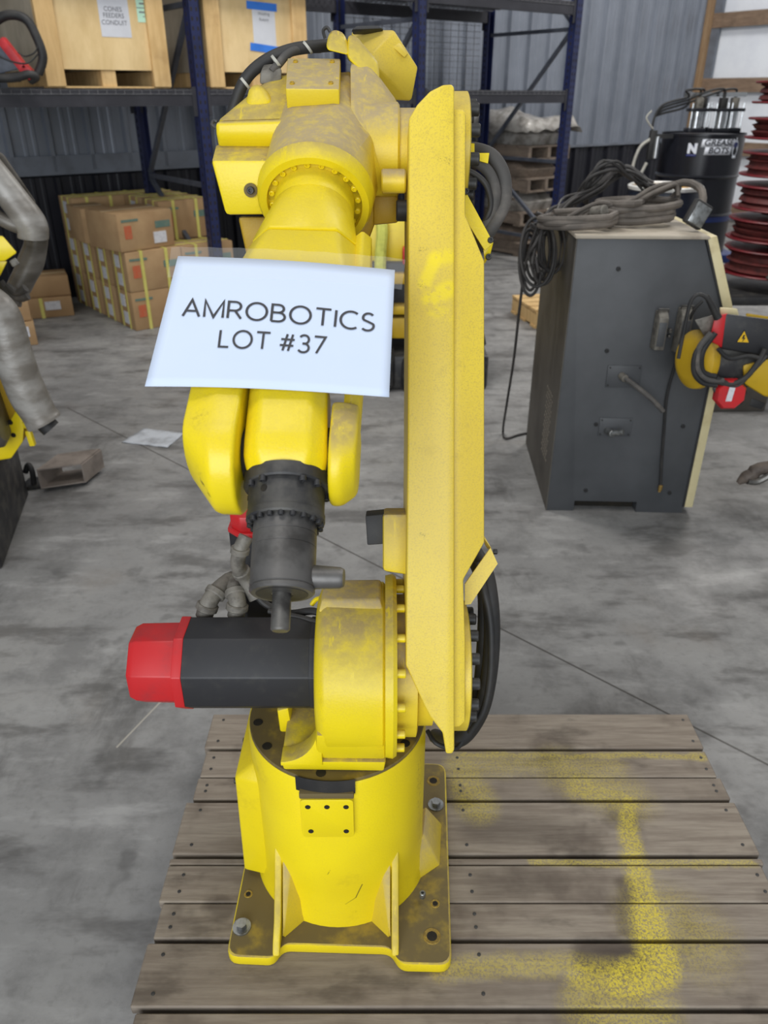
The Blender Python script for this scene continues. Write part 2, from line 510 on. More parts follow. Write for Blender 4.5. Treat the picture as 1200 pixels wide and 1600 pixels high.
for z0 in (0.05, 0.80, 1.53, 2.25, 2.97, 3.7):
    g = MB(); p = CORN + RD * 0.05 + WT * 0.13; q = p + RD * 8.5
    g.bar(p + Vector((0, 0, z0 + 0.08)), q + Vector((0, 0, z0 + 0.08)), 0.05, 0.16)
    g.build('girt', M['girt'], wall_right, smooth=0)
g = MB(); p = CORN + WT * 0.06 + RD * 0.03
g.box(p + Vector((0, 0, 2.6)), (0.10, 0.09, 5.2), WROT)
struct(g.build('trim_1', wood('corner_timber', (176, 150, 118), (140, 112, 84), (104, 84, 62), stretch=(12, 12, 1)), smooth=0))
g = MB(); p = CORN + WT * 0.14 + RD * 0.12
g.box(p + Vector((0, 0, 2.6)), (0.05, 0.12, 5.2), WROT)
struct(g.build('trim_2', M['flashing'], smooth=0))

# ================================================================== wooden pallet under the robot
PZ = 0.13
def mat_pallet():
    k, col, rough = mat_wood('weathered_pallet_board', (150, 140, 127), (122, 111, 100), (98, 88, 79), stretch=(1.2, 16, 16), scale=5, dirt=0.45)
    P = k.geo('Position')
    mid = k.noise(5.0, 5, 0.62, P, stretch=(0.7, 1.6, 1))
    col = k.mix(k.ramp(mid, 0.54, 0.68, 0, 0.6), col, srgb(74, 66, 59))
    # overspray left by painting: strips of yellow paint on the boards
    wob = k.noise(14, 3, 0.6, P, which='Color')
    vm = k.n('ShaderNodeVectorMath', operation='MULTIPLY_ADD'); k.link(wob, vm.inputs[0]); vm.inputs[1].default_value = (0.035, 0.035, 0); k.link(P, vm.inputs[2])
    Pw = vm.outputs[0]
    spk = k.ramp(k.noise(240, 4, 0.75, P), 0.36, 0.60, 0.12, 1.0)
    tot = None
    def seg(p, q, w, soft, amt):
        nonlocal tot
        a, b = at_z(*p, PZ), at_z(*q, PZ)
        a = a + Vector((0.017, 0.017, 0)); b = b + Vector((0.017, 0.017, 0))
        ab = b - a; L2 = max(1e-6, ab.x ** 2 + ab.y ** 2)
        s = k.n('ShaderNodeVectorMath', operation='SUBTRACT'); k.link(Pw, s.inputs[0]); s.inputs[1].default_value = (a.x, a.y, PZ)
        d = k.n('ShaderNodeVectorMath', operation='DOT_PRODUCT'); k.link(s.outputs[0], d.inputs[0]); d.inputs[1].default_value = (ab.x / L2, ab.y / L2, 0)
        cl = k.n('ShaderNodeClamp'); k.link(d.outputs['Value'], cl.inputs[0])
        sc = k.n('ShaderNodeVectorMath', operation='SCALE'); sc.inputs[0].default_value = (ab.x, ab.y, 0); k.link(cl.outputs[0], sc.inputs['Scale'])
        df = k.n('ShaderNodeVectorMath', operation='SUBTRACT'); k.link(s.outputs[0], df.inputs[0]); k.link(sc.outputs[0], df.inputs[1])
        ln = k.n('ShaderNodeVectorMath', operation='LENGTH'); k.link(df.outputs[0], ln.inputs[0])
        m = k.ramp(ln.outputs['Value'], w + soft, w, 0, amt)
        tot = m if tot is None else k.math('MAXIMUM', tot, m)
    # damp dark patches, one of them where a part lay while it was sprayed
    for p_, q_, w_, s_, a_ in (((925, 1492), (985, 1498), 0.020, 0.03, 0.75), ((975, 1380), (985, 1450), 0.008, 0.02, 0.5), ((740, 1290), (900, 1305), 0.01, 0.05, 0.45), ((700, 1230), (720, 1250), 0.015, 0.03, 0.5), ((335, 1415), (350, 1425), 0.012, 0.02, 0.6), ((760, 1385), (860, 1378), 0.012, 0.04, 0.35)):
        seg(p_, q_, w_, s_, a_)
    col = k.mix(tot, col, srgb(72, 63, 57)); tot = None
    seg((905, 1228), (975, 1250), 0.012, 0.05, 0.6)
    seg((880, 1200), (975, 1245), 0.006, 0.09, 0.42)
    seg((978, 1250), (992, 1345), 0.008, 0.022, 0.75)
    seg((990, 1340), (1014, 1430), 0.010, 0.03, 0.85)
    seg((1014, 1430), (1032, 1510), 0.016, 0.035, 1.0)
    seg((1030, 1515), (975, 1535), 0.020, 0.03, 1.0)
    seg((975, 1535), (915, 1525), 0.014, 0.04, 0.75)
    seg((930, 1570), (1010, 1575), 0.02, 0.06, 0.5)
    seg((690, 1515), (900, 1505), 0.004, 0.03, 0.5)
    seg((725, 1200), (745, 1260), 0.015, 0.05, 0.5)
    seg((740, 1192), (960, 1200), 0.004, 0.05, 0.35)
    seg((830, 1345), (1180, 1352), 0.003, 0.012, 0.5)
    seg((720, 1180), (1100, 1182), 0.003, 0.012, 0.5)
    seg((1030, 1430), (1090, 1470), 0.02, 0.09, 0.35)
    col = k.mix(k.math('MULTIPLY', k.math('MULTIPLY', tot, spk), 0.85), col, srgb(218, 198, 62))
    return k.out(col, rough, 0, 0.2)
M['pallet'] = mat_pallet()
pallet = thing('wooden_pallet', 'weathered wooden pallet with yellow overspray carrying the upright yellow robot', 'pallet', (0.175, 0.95, 0))
rows = [(1.462, 1.347, 0), (1.338, 1.2595, 0), (1.2575, 1.197, -0.002), (1.187, 1.055, 0), (1.045, 1.031, 0), (1.028, 0.9475, 0.001), (0.9455, 0.875, 0), (0.866, 0.753, 0.001), (0.744, 0.63, 0), (0.62, 0.50, 0), (0.49, 0.38, 0.001)]
for i, (y1, y0, dz) in enumerate(rows):
    e0, e1 = -0.425 + random.uniform(-0.012, 0.012), 0.772 + random.uniform(-0.012, 0.012)
    m = MB()
    m.box(((e0 + e1) / 2, (y0 + y1) / 2, PZ - 0.011 + dz), (e1 - e0, y1 - y0, 0.022), None, 0.0025, 1)
    m.build('deck_board', M['pallet'], pallet)
for x in (-0.40, 0.172, 0.745):
    m = MB(); m.box((x, 0.92, 0.063), (0.045, 1.08, 0.086), None, 0.003, 1); m.build('stringer', M['pallet'], pallet)
for y in (0.42, 0.92, 1.41):
    m = MB(); m.box((0.172, y, 0.010), (1.19, 0.09, 0.02), None, 0.003, 1); m.build('bottom_board', M['pallet'], pallet)
nm = None
for (y1, y0, dz) in rows:
    if y1 - y0 < 0.05: continue
    for x in (-0.40, 0.172, 0.745):
        for y in (y0 + 0.022, y1 - 0.022):
            if nm is None:
                mm = MB(); mm.cyl((0, 0, 0), (0, 0, 0.0012), 0.0035, 10); o = mm.build('nail', M['bolt_dark'], pallet, off=(0, 0, 0)); nm = o.data
                o.location = Vector((x, y, PZ + dz)) - pallet.location
            else: put('nail', nm, pallet, (x, y, PZ + dz - 0.0002))
# ================================================================== the robot on the pallet
X = Vector((1, 0, 0)); Yv = Vector((0, 1, 0)); Z = Vector((0, 0, 1))
CX, CY = -0.084, 1.05                       # column centre
rob = thing('industrial_robot', 'dusty yellow six-axis industrial robot arm bolted upright to the wooden pallet', 'robot', (CX, CY, PZ))
def part(m, name, mat, parent=None, **kw):
    return m.build(name, M[mat], parent or rob, **kw)
def shared(name, mb, mat):
    """mesh around the origin for many alike pieces"""
    bmesh.ops.recalc_face_normals(mb.bm, faces=mb.bm.faces)
    me = bpy.data.meshes.new(name); mb.bm.to_mesh(me); mb.bm.free()
    for p in me.polygons: p.use_smooth = True
    me.set_sharp_from_angle(angle=R(35)); me.materials.append(mat); return me
def bolt_mesh(r, h, mat, socket=True, name='bolt'):
    m = MB()
    if socket:
        m.lathe((0, 0, 0), (0, 0, 1), [(0, 0), (0, r), (h - r * 0.15, r), (h, r * 0.85), (h, r * 0.5), (h * 0.5, r * 0.45), (h * 0.5, 0)], 12)
    else:
        m.lathe((0, 0, 0), (0, 0, 1), [(0, 0), (0, r), (h, r), (h, 0)], 6)
    return shared(name, m, M[mat])
def hole_mesh(r, mat='hole'):
    m = MB(); m.lathe((0, 0, 0), (0, 0, 1), [(-0.004, 0), (-0.004, r), (0.0007, r), (0.0007, 0)], 14)
    return shared('hole', m, M[mat])
# ---- base plate
TH = 0.024
def rounded(poly, rads, n=4):
    out = []; L = len(poly)
    for i, p in enumerate(poly):
        r = rads[i] if isinstance(rads, (list, tuple)) else rads
        p = Vector(p); a = (Vector(poly[i - 1]) - p); b = (Vector(poly[(i + 1) % L]) - p)
        if r <= 0: out.append(tuple(p)); continue
        da, db = a.normalized(), b.normalized()
        rr = min(r, a.length * 0.45, b.length * 0.45)
        p0, p1 = p + da * rr, p + db * rr
        for k in range(n + 1):
            f = k / n
            out.append(tuple(p0 * (1 - f) ** 2 + p * 2 * f * (1 - f) + p1 * f * f))
    return out
plate = rounded([(-0.281, 0.826), (-0.196, 0.822), (-0.182, 0.848), (0.012, 0.842), (0.028, 0.812), (0.119, 0.810), (0.141, 1.275), (-0.272, 1.285)],
                [0.022, 0.015, 0.015, 0.015, 0.015, 0.022, 0.025, 0.025])
base_plate = part(MB().prism(plate, (0, 0, PZ + 0.001), X, Yv, Z, TH, 0.004), 'base_plate', 'yellow')
part(MB().prism([(p[0] * 0.985 - 0.0012, 1.048 + (p[1] - 1.048) * 0.982) for p in plate], (0, 0, PZ + TH), X, Yv, Z, 0.0016), 'grime_layer', 'base_dust_and_shade', base_plate)
# ---- column
ZT = PZ + 0.389
RC = 0.160
m = MB()
m.lathe((CX, CY, PZ + 0.01), Z, [(0, 0), (0, 0.172), (0.03, 0.168), (0.06, 0.161), (0.10, RC), (ZT - PZ - 0.022, RC), (ZT - PZ - 0.017, RC - 0.003), (ZT - PZ - 0.017, 0)], 64)
def col_pt(px, py, r):
    """point of the column's wall, r from its axis, seen at a pixel"""
    d = ray(px, py); ax, ay = d.x, d.y
    a = ax * ax + ay * ay; b = 2 * (ax * -CX + ay * -CY); c = CX * CX + CY * CY - r * r
    k = (-b - math.sqrt(b * b - 4 * a * c)) / (2 * a)
    return EYE + d * k
DK = (84, 70, 34); CP = lambda px, py: col_pt(px, py, RC)
M['yellow_column'] = robot_yellow('robot_yellow_column', 0.25, (240, 216, 20), (170, 150, 80), -0.1, 0.32, 0.0, [
    (CP(566, 1382), CP(556, 1402), 0.0004, 0.0012, 0.9, DK, 60, 0.2), (CP(556, 1402), CP(540, 1412), 0.0004, 0.0012, 0.7, DK, 60, 0.35),
    (CP(512, 1366), CP(516, 1360), 0.0003, 0.001, 0.6, DK, 60, 0.3), (CP(495, 1420), CP(555, 1422), 0.003, 0.003, 0.35, (150, 128, 30), 140, 0.45), (CP(505, 1430), CP(552, 1430), 0.003, 0.003, 0.35, (150, 128, 30), 140, 0.45),
    (CP(655, 1190), CP(656, 1330), 0.006, 0.012, 0.4, (150, 124, 50), 200, 0.5)])
column = part(m, 'base_column', 'yellow_column')
for sx, xo in ((-1, -0.192), (1, 0.020)):
    m = MB()
    prof = [(0.826, PZ + TH), (0.838, PZ + 0.040), (0.868, PZ + 0.062), (0.905, PZ + 0.115), (0.945, PZ + 0.185), (1.05, PZ + 0.19), (1.05, PZ + TH)]
    m.prism(prof, (xo - 0.0065, 0, 0), Yv, Z, X, 0.013, 0.003)
    part(m, 'gusset', 'yellow')
    # fillet block between gusset and column
    m = MB()
    xi = xo - sx * 0.008
    m.hull([(xi, 0.855, PZ + TH), (xi, 0.90, PZ + TH), (xi, 0.90, PZ + 0.10), (xi - sx * 0.045, 0.90, PZ + TH), (xi - sx * 0.045, 0.925, PZ + TH), (xi - sx * 0.02, 0.94, PZ + 0.17), (xi, 0.945, PZ + 0.19), (xi, 0.96, PZ + TH)], 0.004)
    part(m, 'fillet', 'yellow_dusty')
m = MB()     # right-hand foot web running back
m.hull([(0.03, 0.95, PZ + TH), (0.112, 1.01, PZ + TH), (0.122, 1.11, PZ + TH), (0.05, 1.12, PZ + TH), (0.045, 0.97, PZ + 0.06), (0.078, 1.03, PZ + 0.095), (0.085, 1.09, PZ + 0.10)], 0.004)
part(m, 'side_web', 'yellow_dusty')
m = MB()
m.hull([(-0.272, 0.985, PZ + 0.045), (-0.268, 0.985, PZ + 0.295), (-0.16, 0.955, PZ + 0.045), (-0.16, 0.955, PZ + 0.295), (-0.262, 1.15, PZ + 0.045), (-0.258, 1.15, PZ + 0.33), (-0.12, 1.15, PZ + 0.045), (-0.12, 1.15, PZ + 0.36), (-0.215, 1.0, PZ + 0.335), (-0.16, 0.98, PZ + 0.345)], 0.005)
side_box = part(m, 'side_box', 'yellow_clean')
sb = bolt_mesh(0.006, 0.008, 'bolt_dark')
for y, z in ((1.02, PZ + 0.25), (1.03, PZ + 0.15), (1.04, PZ + 0.07), (1.12, PZ + 0.25)):
    put('bolt', sb, side_box, (-0.270, y, z), axis_rot((-1, 0, 0)))
# connector cover with five holes on the column
def col_pt(px, py, r):
    """point of the column's wall, r from its axis, seen at a pixel"""
    d = ray(px, py); ax, ay = d.x, d.y
    a = ax * ax + ay * ay; b = 2 * (ax * -CX + ay * -CY); c = CX * CX + CY * CY - r * r
    k = (-b - math.sqrt(b * b - 4 * a * c)) / (2 * a)
    return EYE + d * k
cz1, cz0 = col_pt(512, 1250, RC + 0.006).z, col_pt(512, 1308, RC + 0.006).z
cxm = (col_pt(472, 1280, RC + 0.006).x + col_pt(553, 1280, RC + 0.006).x) / 2
chw = (col_pt(553, 1280, RC + 0.006).x - col_pt(472, 1280, RC + 0.006).x) / 2
yf = CY - RC - 0.006
cover = rounded([(-chw, cz0), (chw, cz0), (chw, cz1), (-chw, cz1)], 0.008)
cov = part(MB().prism(cover, (cxm, yf, 0), X, Z, Yv, 0.03, 0.0015), 'connector_cover', 'yellow_clean')
hm = hole_mesh(0.0046)
hh = cz1 - cz0
for x, z in ((-0.72, 0.82), (0, 0.82), (0.72, 0.82), (-0.66, 0.17), (0.70, 0.17)):
    put('hole', hm, cov, (cxm + x * chw, yf, cz0 + z * hh), axis_rot((0, -1, 0)))
m = MB(); m.box((cxm, CY - RC + 0.004, cz1 + 0.008), (chw * 2.05, 0.02, 0.012), None, 0.002); part(m, 'notch_shade_bar', 'base_dust_and_shade')  # dark bar painted in place of the shadowed notch above the cover
# black label strip on the rim
m = MB()
p0, p1 = col_pt(462, 1222, RC + 0.002), col_pt(555, 1224, RC + 0.002)
rows_ = []
for z in (ZT - 0.026, ZT + 0.006):
    row = []
    for k in range(9):
        x = p0.x + (p1.x - p0.x) * k / 8
        row.append((x, CY - math.sqrt((RC + 0.004) ** 2 - (x - CX) ** 2), z))
    rows_.append(row)
m.sheet(rows_); part(m, 'black_strip', 'rubber')
# ---- turntable ring on top of the column
m = MB(); m.lathe((CX, CY, ZT - 0.006), Z, [(0, 0), (0, RC - 0.003), (0.005, RC - 0.003), (0.006, RC - 0.004), (0.006, 0)], 64)
turn = part(m, 'turntable', 'base_dust_and_shade')
th = hole_mesh(0.0085)
for a in (215, 238, 262, 300, 328, 350, 20, 60, 160, 190):
    put('bolt_hole', th, turn, (CX + 0.142 * math.cos(R(a)), CY + 0.142 * math.sin(R(a)), ZT))
# fasteners and holes of the base plate
zp = PZ + TH + 0.0015
wz = bolt_mesh(0.010, 0.010, 'bolt_zinc', False)
m = MB(); m.cyl((0, 0, 0), (0, 0, 0.003), 0.017, 20); wsh = shared('washer', m, M['bolt_zinc'])
for px, py in ((378, 1449), (681, 1258)):
    p = at_z(px, py, zp); w_ = put('washer', wsh, base_plate, p); put('bolt', wz, base_plate, p + Vector((0, 0, 0.003)))
p = at_z(660, 1399, zp + 0.02); sm = bolt_mesh(0.006, 0.012, 'bolt_zinc'); put('bolt', sm, base_plate, p - Vector((0, 0, 0.004)))
for px, py, r in ((675, 1463, 0.012), (677, 1220, 0.011), (680, 1412, 0.0065), (388, 1397, 0.006)):
    p = at_z(px, py, zp)
    mm_ = MB(); mm_.lathe((0, 0, 0), (0, 0, 1), [(0.0, r * 0.7), (0.0006, r * 0.75), (0.0012, r * 1.25), (0.0, r * 1.35)], 20)
    put('counterbore', shared('counterbore', mm_, M['yellow_old']), base_plate, p)
    put('hole', hole_mesh(r * 0.8), base_plate, p)

# ---- J2 turret
J2 = Vector((0, 1.02, PZ + 0.525))
def x_at(px, Y, z):
    zc = Y * _c + (CAM_H - z) * _s
    return (px - 600) / FPX * zc
m = MB()
xl, xr = -0.108, 0.004
m.lathe((xl, J2.y, J2.z), X, [(0, 0), (0, 0.118), (0.004, 0.128), (0.012, 0.136), (0.018, 0.139), (xr - xl - 0.006, 0.139), (xr - xl, 0.133), (xr - xl, 0)], 56)
turret = part(m, 'axis_two_housing', 'yellow')
m = MB()
# lower skirt of the turret: stands on the turntable and widens to the left
zs = ZT + 0.0005
m.hull([(-0.166, 0.915, zs), (0.0, 0.912, zs), (0.004, 1.15, zs), (-0.166, 1.15, zs),
        (-0.168, 0.908, zs + 0.026), (0.003, 0.905, zs + 0.028), (0.004, 1.15, zs + 0.03), (-0.17, 1.15, zs + 0.03)], 0.004)
part(m, 'turret_skirt', 'yellow')
m = MB()
m.hull([(-0.112, 0.914, zs + 0.026), (0.003, 0.912, zs + 0.026), (0.003, 1.14, zs + 0.026), (-0.112, 1.14, zs + 0.026),
        (-0.106, 0.885, J2.z - 0.03), (0.003, 0.885, J2.z - 0.03), (0.003, 1.14, J2.z), (-0.106, 1.14, J2.z)], 0.006)
fil = [(-0.168, zs + 0.02), (-0.100, zs + 0.02), (-0.100, zs + 0.10)] + [(-0.168 + 0.062 * math.sin(R(90 - 9 * k)), zs + 0.028 + 0.072 * (1 - math.cos(R(90 - 9 * k)))) for k in range(0, 11)]
m.prism(fil, (0, 0.905, 0), X, Z, Yv, 0.035, 0.0015)
part(m, 'turret_pedestal', 'yellow')
m = MB()
m.hull([(-0.182, 1.0, zs), (-0.160, 1.0, zs), (-0.160, 1.16, zs), (-0.185, 1.16, zs), (-0.184, 1.0, zs + 0.05), (-0.164, 1.0, zs + 0.056), (-0.164, 1.16, zs + 0.1), (-0.19, 1.16, zs + 0.1)], 0.004)
pass
hol = MB(); hol.hull([(-0.163, 1.06, zs), (-0.108, 1.06, zs), (-0.163, 1.1, zs), (-0.108, 1.1, zs), (-0.163, 1.065, zs + 0.08), (-0.108, 1.065, zs + 0.08), (-0.163, 1.1, zs + 0.08), (-0.108, 1.1, zs + 0.08)], 0.002); part(hol, 'hollow_shade_block', 'base_dust_and_shade')  # dark block added so the turret's deep hollow reads as shaded
m.hull([(-0.20, 1.10, zs), (-0.09, 1.12, zs), (-0.09, 1.2, zs), (-0.20, 1.2, zs), (-0.20, 1.11, zs + 0.09), (-0.09, 1.13, zs + 0.09), (-0.09, 1.2, zs + 0.09), (-0.20, 1.2, zs + 0.09)], 0.004)
part(m, 'turret_web', 'yellow')
m = MB(); m.hull([(-0.104, 0.99, J2.z + 0.128), (0.0, 0.985, J2.z + 0.130), (-0.104, 1.08, J2.z + 0.118), (0.0, 1.08, J2.z + 0.118), (-0.098, 1.0, J2.z + 0.146), (-0.006, 1.0, J2.z + 0.147), (-0.098, 1.06, J2.z + 0.144), (-0.006, 1.06, J2.z + 0.145)], 0.004)
part(m, 'housing_lug', 'yellow_dusty')
# bolted flange and reducer
m = MB(); m.lathe((xr - 0.002, J2.y, J2.z), X, [(0, 0), (0, 0.150), (0.012, 0.152), (0.018, 0.148), (0.018, 0)], 56)
flange2 = part(m, 'bolt_flange', 'yellow')
fb2 = bolt_mesh(0.0068, 0.014, 'yellow')
for k in range(16):
    a = 2 * math.pi * (k + 0.5) / 16
    put('bolt', fb2, flange2, (xr + 0.015, J2.y + 0.137 * math.cos(a), J2.z + 0.137 * math.sin(a)), axis_rot(X))
m = MB(); m.lathe((xr + 0.014, J2.y, J2.z), X, [(0, 0), (0, 0.118), (0.034, 0.118), (0.036, 0.112), (0.036, 0)], 48)
part(m, 'reducer', 'yellow_dusty')
m = MB(); m.lathe((xr + 0.045, J2.y, J2.z), X, [(0, 0), (0, 0.100), (0.03, 0.100), (0.03, 0)], 48)
part(m, 'reducer_neck', 'yellow_dusty')

# ---- J2 servo motor, chamfered square section
def cham(h, c):
    return [(-h + c, -h), (h - c, -h), (h, -h + c), (h, h - c), (h - c, h), (-h + c, h), (-h, h - c), (-h, -h + c)]
mx0 = x_at(283, J2.y - 0.05, J2.z + 0.05)
m = MB(); m.prism(cham(0.0735, 0.044), (mx0, J2.y, J2.z + 0.003), Yv, Z, X, xl - mx0 + 0.01, 0.0025)
motor2 = part(m, 'servo_motor', 'black')
m = MB(); m.prism(cham(0.0745, 0.0445), (xl - 0.012, J2.y, J2.z + 0.003), Yv, Z, X, 0.012, 0.001)
m.prism(cham(0.0755, 0.045), (xl - 0.006, J2.y, J2.z + 0.003), Yv, Z, X, 0.010, 0.001)
part(m, 'motor_flange', 'black', motor2)
for xx in (mx0 + 0.012, xl - 0.026):
    m = MB(); m.box((xx, J2.y - 0.052, J2.z - 0.012 - 0.012), (0.010, 0.03, 0.022), Matrix.Rotation(R(-45), 3, 'X'), 0.002); part(m, 'screw_pocket', 'rubber', motor2)
cap0 = x_at(199, J2.y - 0.05, J2.z + 0.02)
m = MB()
m.prism(cham(0.0745, 0.0445), (mx0 - 0.014, J2.y, J2.z + 0.003), Yv, Z, X, 0.016, 0.0015)
m.hull([(cap0, J2.y + p[0] * 0.92, J2.z + 0.003 + p[1] * 0.92) for p in cham(0.064, 0.040)] + [(cap0 + 0.012, J2.y + p[0], J2.z + 0.003 + p[1]) for p in cham(0.0645, 0.040)] + [(mx0 - 0.010, J2.y + p[0], J2.z + 0.003 + p[1]) for p in cham(0.066, 0.041)], 0.002)
part(m, 'encoder_cap', 'red', motor2)
# connectors on top of the motor
def connector(pts, r, parent, name='cable_connector', mat='grey_conn'):
    m = MB(); P = [Vector(p) for p in pts]
    m.tube(P, r, 12, 4)
    for f in (0.25, 0.62):
        i = f * (len(P) - 1); a = P[int(i)]; b = P[min(len(P) - 1, int(i) + 1)]
        c = a.lerp(b, i - int(i)); d = (b - a).normalized()
        m.cyl(c - d * 0.006, c + d * 0.006, r * 1.28, 12, ch=0.002)
    return part(m, name, mat, parent)
zt = J2.z + 0.075
connector([(mx0 + 0.018, J2.y + 0.05, zt - 0.012), (mx0 + 0.026, J2.y + 0.055, zt + 0.010), (mx0 + 0.038, J2.y + 0.075, zt + 0.022), (mx0 + 0.055, J2.y + 0.11, zt + 0.022)], 0.0150, motor2)
connector([(mx0 + 0.072, J2.y + 0.05, zt - 0.012), (mx0 + 0.076, J2.y + 0.055, zt + 0.010), (mx0 + 0.070, J2.y + 0.075, zt + 0.022), (mx0 + 0.055, J2.y + 0.12, zt + 0.018)], 0.0150, motor2)
# ---- J1 motor standing behind
mz = ZT + 0.01
c1 = at_Y(385, 850, 1.20)
m = MB(); m.prism(cham(0.046, 0.022), (c1.x + 0.022, 1.20, mz), X, Yv, Z, at_Y(385, 838, 1.16).z - mz, 0.002)
motor1 = part(m, 'servo_motor', 'black')
m = MB(); m.prism(cham(0.047, 0.022), (c1.x + 0.022, 1.20, at_Y(385, 838, 1.16).z), X, Yv, Z, 0.008, 0.001)
m.prism(cham(0.042, 0.02), (c1.x + 0.022, 1.20, at_Y(385, 838, 1.16).z + 0.008), X, Yv, Z, 0.03, 0.003)
part(m, 'encoder_cap', 'red', motor1)
q = [at_Y(385, 838, 1.10), at_Y(375, 860, 1.09), at_Y(372, 885, 1.09), at_Y(384, 905, 1.10), at_Y(400, 935, 1.09)]
connector(q, 0.0125, motor1)
part(MB().tube([at_Y(384, 900, 1.10), at_Y(410, 940, 1.09), at_Y(450, 958, 1.08), at_Y(490, 955, 1.06), at_Y(515, 968, 1.04)], 0.0065, 10), 'motor_cable', 'rubber', motor1)
part(MB().tube([at_Y(420, 955, 1.07), at_Y(470, 965, 1.05), at_Y(505, 975, 1.03)], 0.005, 8), 'motor_cable', 'rubber', motor1)
m = MB(); m.tube([at_Y(487, 945, 1.08), at_Y(495, 936, 1.08), at_Y(508, 936, 1.07), at_Y(515, 945, 1.06)], 0.004, 8); part(m, 'cable_loop', 'yellow_clean')

# ---- upper arm, leaning back from J2 to J3
J3 = Vector((0, 1.30, PZ + 1.295))
AL = (J3 - J2).normalized(); AF = X.cross(AL) * 1.0
if AF.y > 0: AF = -AF                      # AF points to the camera side
def arm_poly(px_list, f):
    """outline on the plane f in front of the arm axis -> (x, along arm)"""
    p0 = J2 + AF * f
    out = []
    for px, py in px_list:
        p = on(px, py, p0, AF); out.append((p.x, (p - J2).dot(AL)))
    return out
fA = 0.130
polyA = arm_poly([(639, 185), (652, 163), (672, 142), (692, 132), (706, 131), (710, 136), (710, 1172), (707, 1178), (697, 1178), (692, 1146), (672, 1120), (664, 1105), (634, 1040), (637, 700)], fA)
def AP(px, py): return on(px, py, J2 + AF * fA, AF)
BY = (240, 216, 20)
M['yellow_arm_front'] = robot_yellow('robot_yellow_arm_front', 0.75, (228, 202, 62), (184, 162, 98), 0.3, 0.40, 0.0, [
    (AP(664, 442), AP(680, 405), 0.004, 0.010, 0.8, BY, 60, 0.3), (AP(680, 405), AP(700, 400), 0.004, 0.012, 0.6, BY, 60, 0.35), (AP(672, 468), AP(700, 452), 0.006, 0.012, 0.8, BY, 60, 0.35), (AP(675, 485), AP(700, 492), 0.003, 0.010, 0.6, BY, 60, 0.4),
    (AP(655, 390), AP(666, 388), 0.001, 0.003, 0.6, DK, 400, 0.5), (AP(688, 250), AP(700, 252), 0.002, 0.005, 0.45, DK, 400, 0.5), (AP(655, 445), AP(664, 448), 0.001, 0.003, 0.6, DK, 400, 0.5), (AP(658, 835), AP(662, 837), 0.001, 0.003, 0.6, DK, 300, 0.45)])
m = MB(); m.prism(polyA, J2 + AF * fA, X, AL, -AF, 0.215, 0.009, 3, 18)
arm = part(m, 'upper_arm', 'yellow_arm_front')
fB = 0.117
polyB = arm_poly([(690, 168), (724, 170), (728, 176), (727, 335), (757, 408), (757, 848), (724, 906), (727, 1000), (727, 1128), (718, 1136), (690, 1140)], fB)
m = MB(); m.prism(polyB, J2 + AF * fB, X, AL, -AF, 0.185, 0.004, 2, 18)
part(m, 'arm_side_casting', 'yellow_arm', arm)
# bevelled band joining both faces
m = MB()
A_ = arm_poly([(702, 300), (702, 1000)], fA - 0.004); B_ = arm_poly([(727, 300), (727, 1010)], fB - 0.001)
# J2 side: flange ring and dark bolts on the right
def arm_x(px, f): return on(px, 700, J2 + AF * f, AF).x
xr2 = x_at(727, J2.y, J2.z)
m = MB(); m.lathe((xr2 - 0.03, J2.y, J2.z), X, [(0, 0), (0, 0.108), (0.028, 0.108), (0.03, 0.104), (0.03, 0)], 40)
lowf = part(m, 'arm_flange', 'yellow_arm', arm)
db = bolt_mesh(0.0095, 0.015, 'bolt_dark')
for k in range(14):
    a = 2 * math.pi * (k + 0.25) / 14
    put('bolt', db, lowf, (xr2 - 0.001, J2.y + 0.087 * math.cos(a), J2.z + 0.087 * math.sin(a)), axis_rot(X))
# J3 side flange with dark bolts
xr3 = x_at(728, J3.y, J3.z)
m = MB(); m.lathe((xr3 - 0.03, J3.y, J3.z), X, [(0, 0), (0, 0.080), (0.028, 0.080), (0.03, 0.076), (0.03, 0)], 40)
upf = part(m, 'arm_flange', 'yellow_arm', arm)
for k in range(10):
    a = 2 * math.pi * (k + 0.2) / 10
    put('bolt', db, upf, (xr3 - 0.001, J3.y + 0.062 * math.cos(a), J3.z + 0.062 * math.sin(a)), axis_rot(X))
# stopper with black rubber block on the arm's left
def on_arm(px, py, f): return on(px, py, J2 + AF * f, AF)
def arm_block(pxs, f, depth, mat, name, bev=0.003, parent=None):
    m = MB(); m.prism(arm_poly(pxs, f), J2 + AF * f, X, AL, -AF, depth, bev); return part(m, name, mat, parent or arm)
st = arm_block([(598, 803), (642, 803), (642, 900), (598, 893)], 0.07, 0.07, 'yellow_dusty', 'stopper_bracket', 0.006)
arm_block([(571, 806), (602, 803), (602, 850), (574, 852)], 0.060, 0.055, 'rubber', 'stopper_block', 0.002, st)
m = MB(); m.cyl(on_arm(619, 329, 0.02), on_arm(645, 329, 0.02), 0.0155, 20, ch=0.002); part(m, 'stopper_pad', 'rubber', arm)
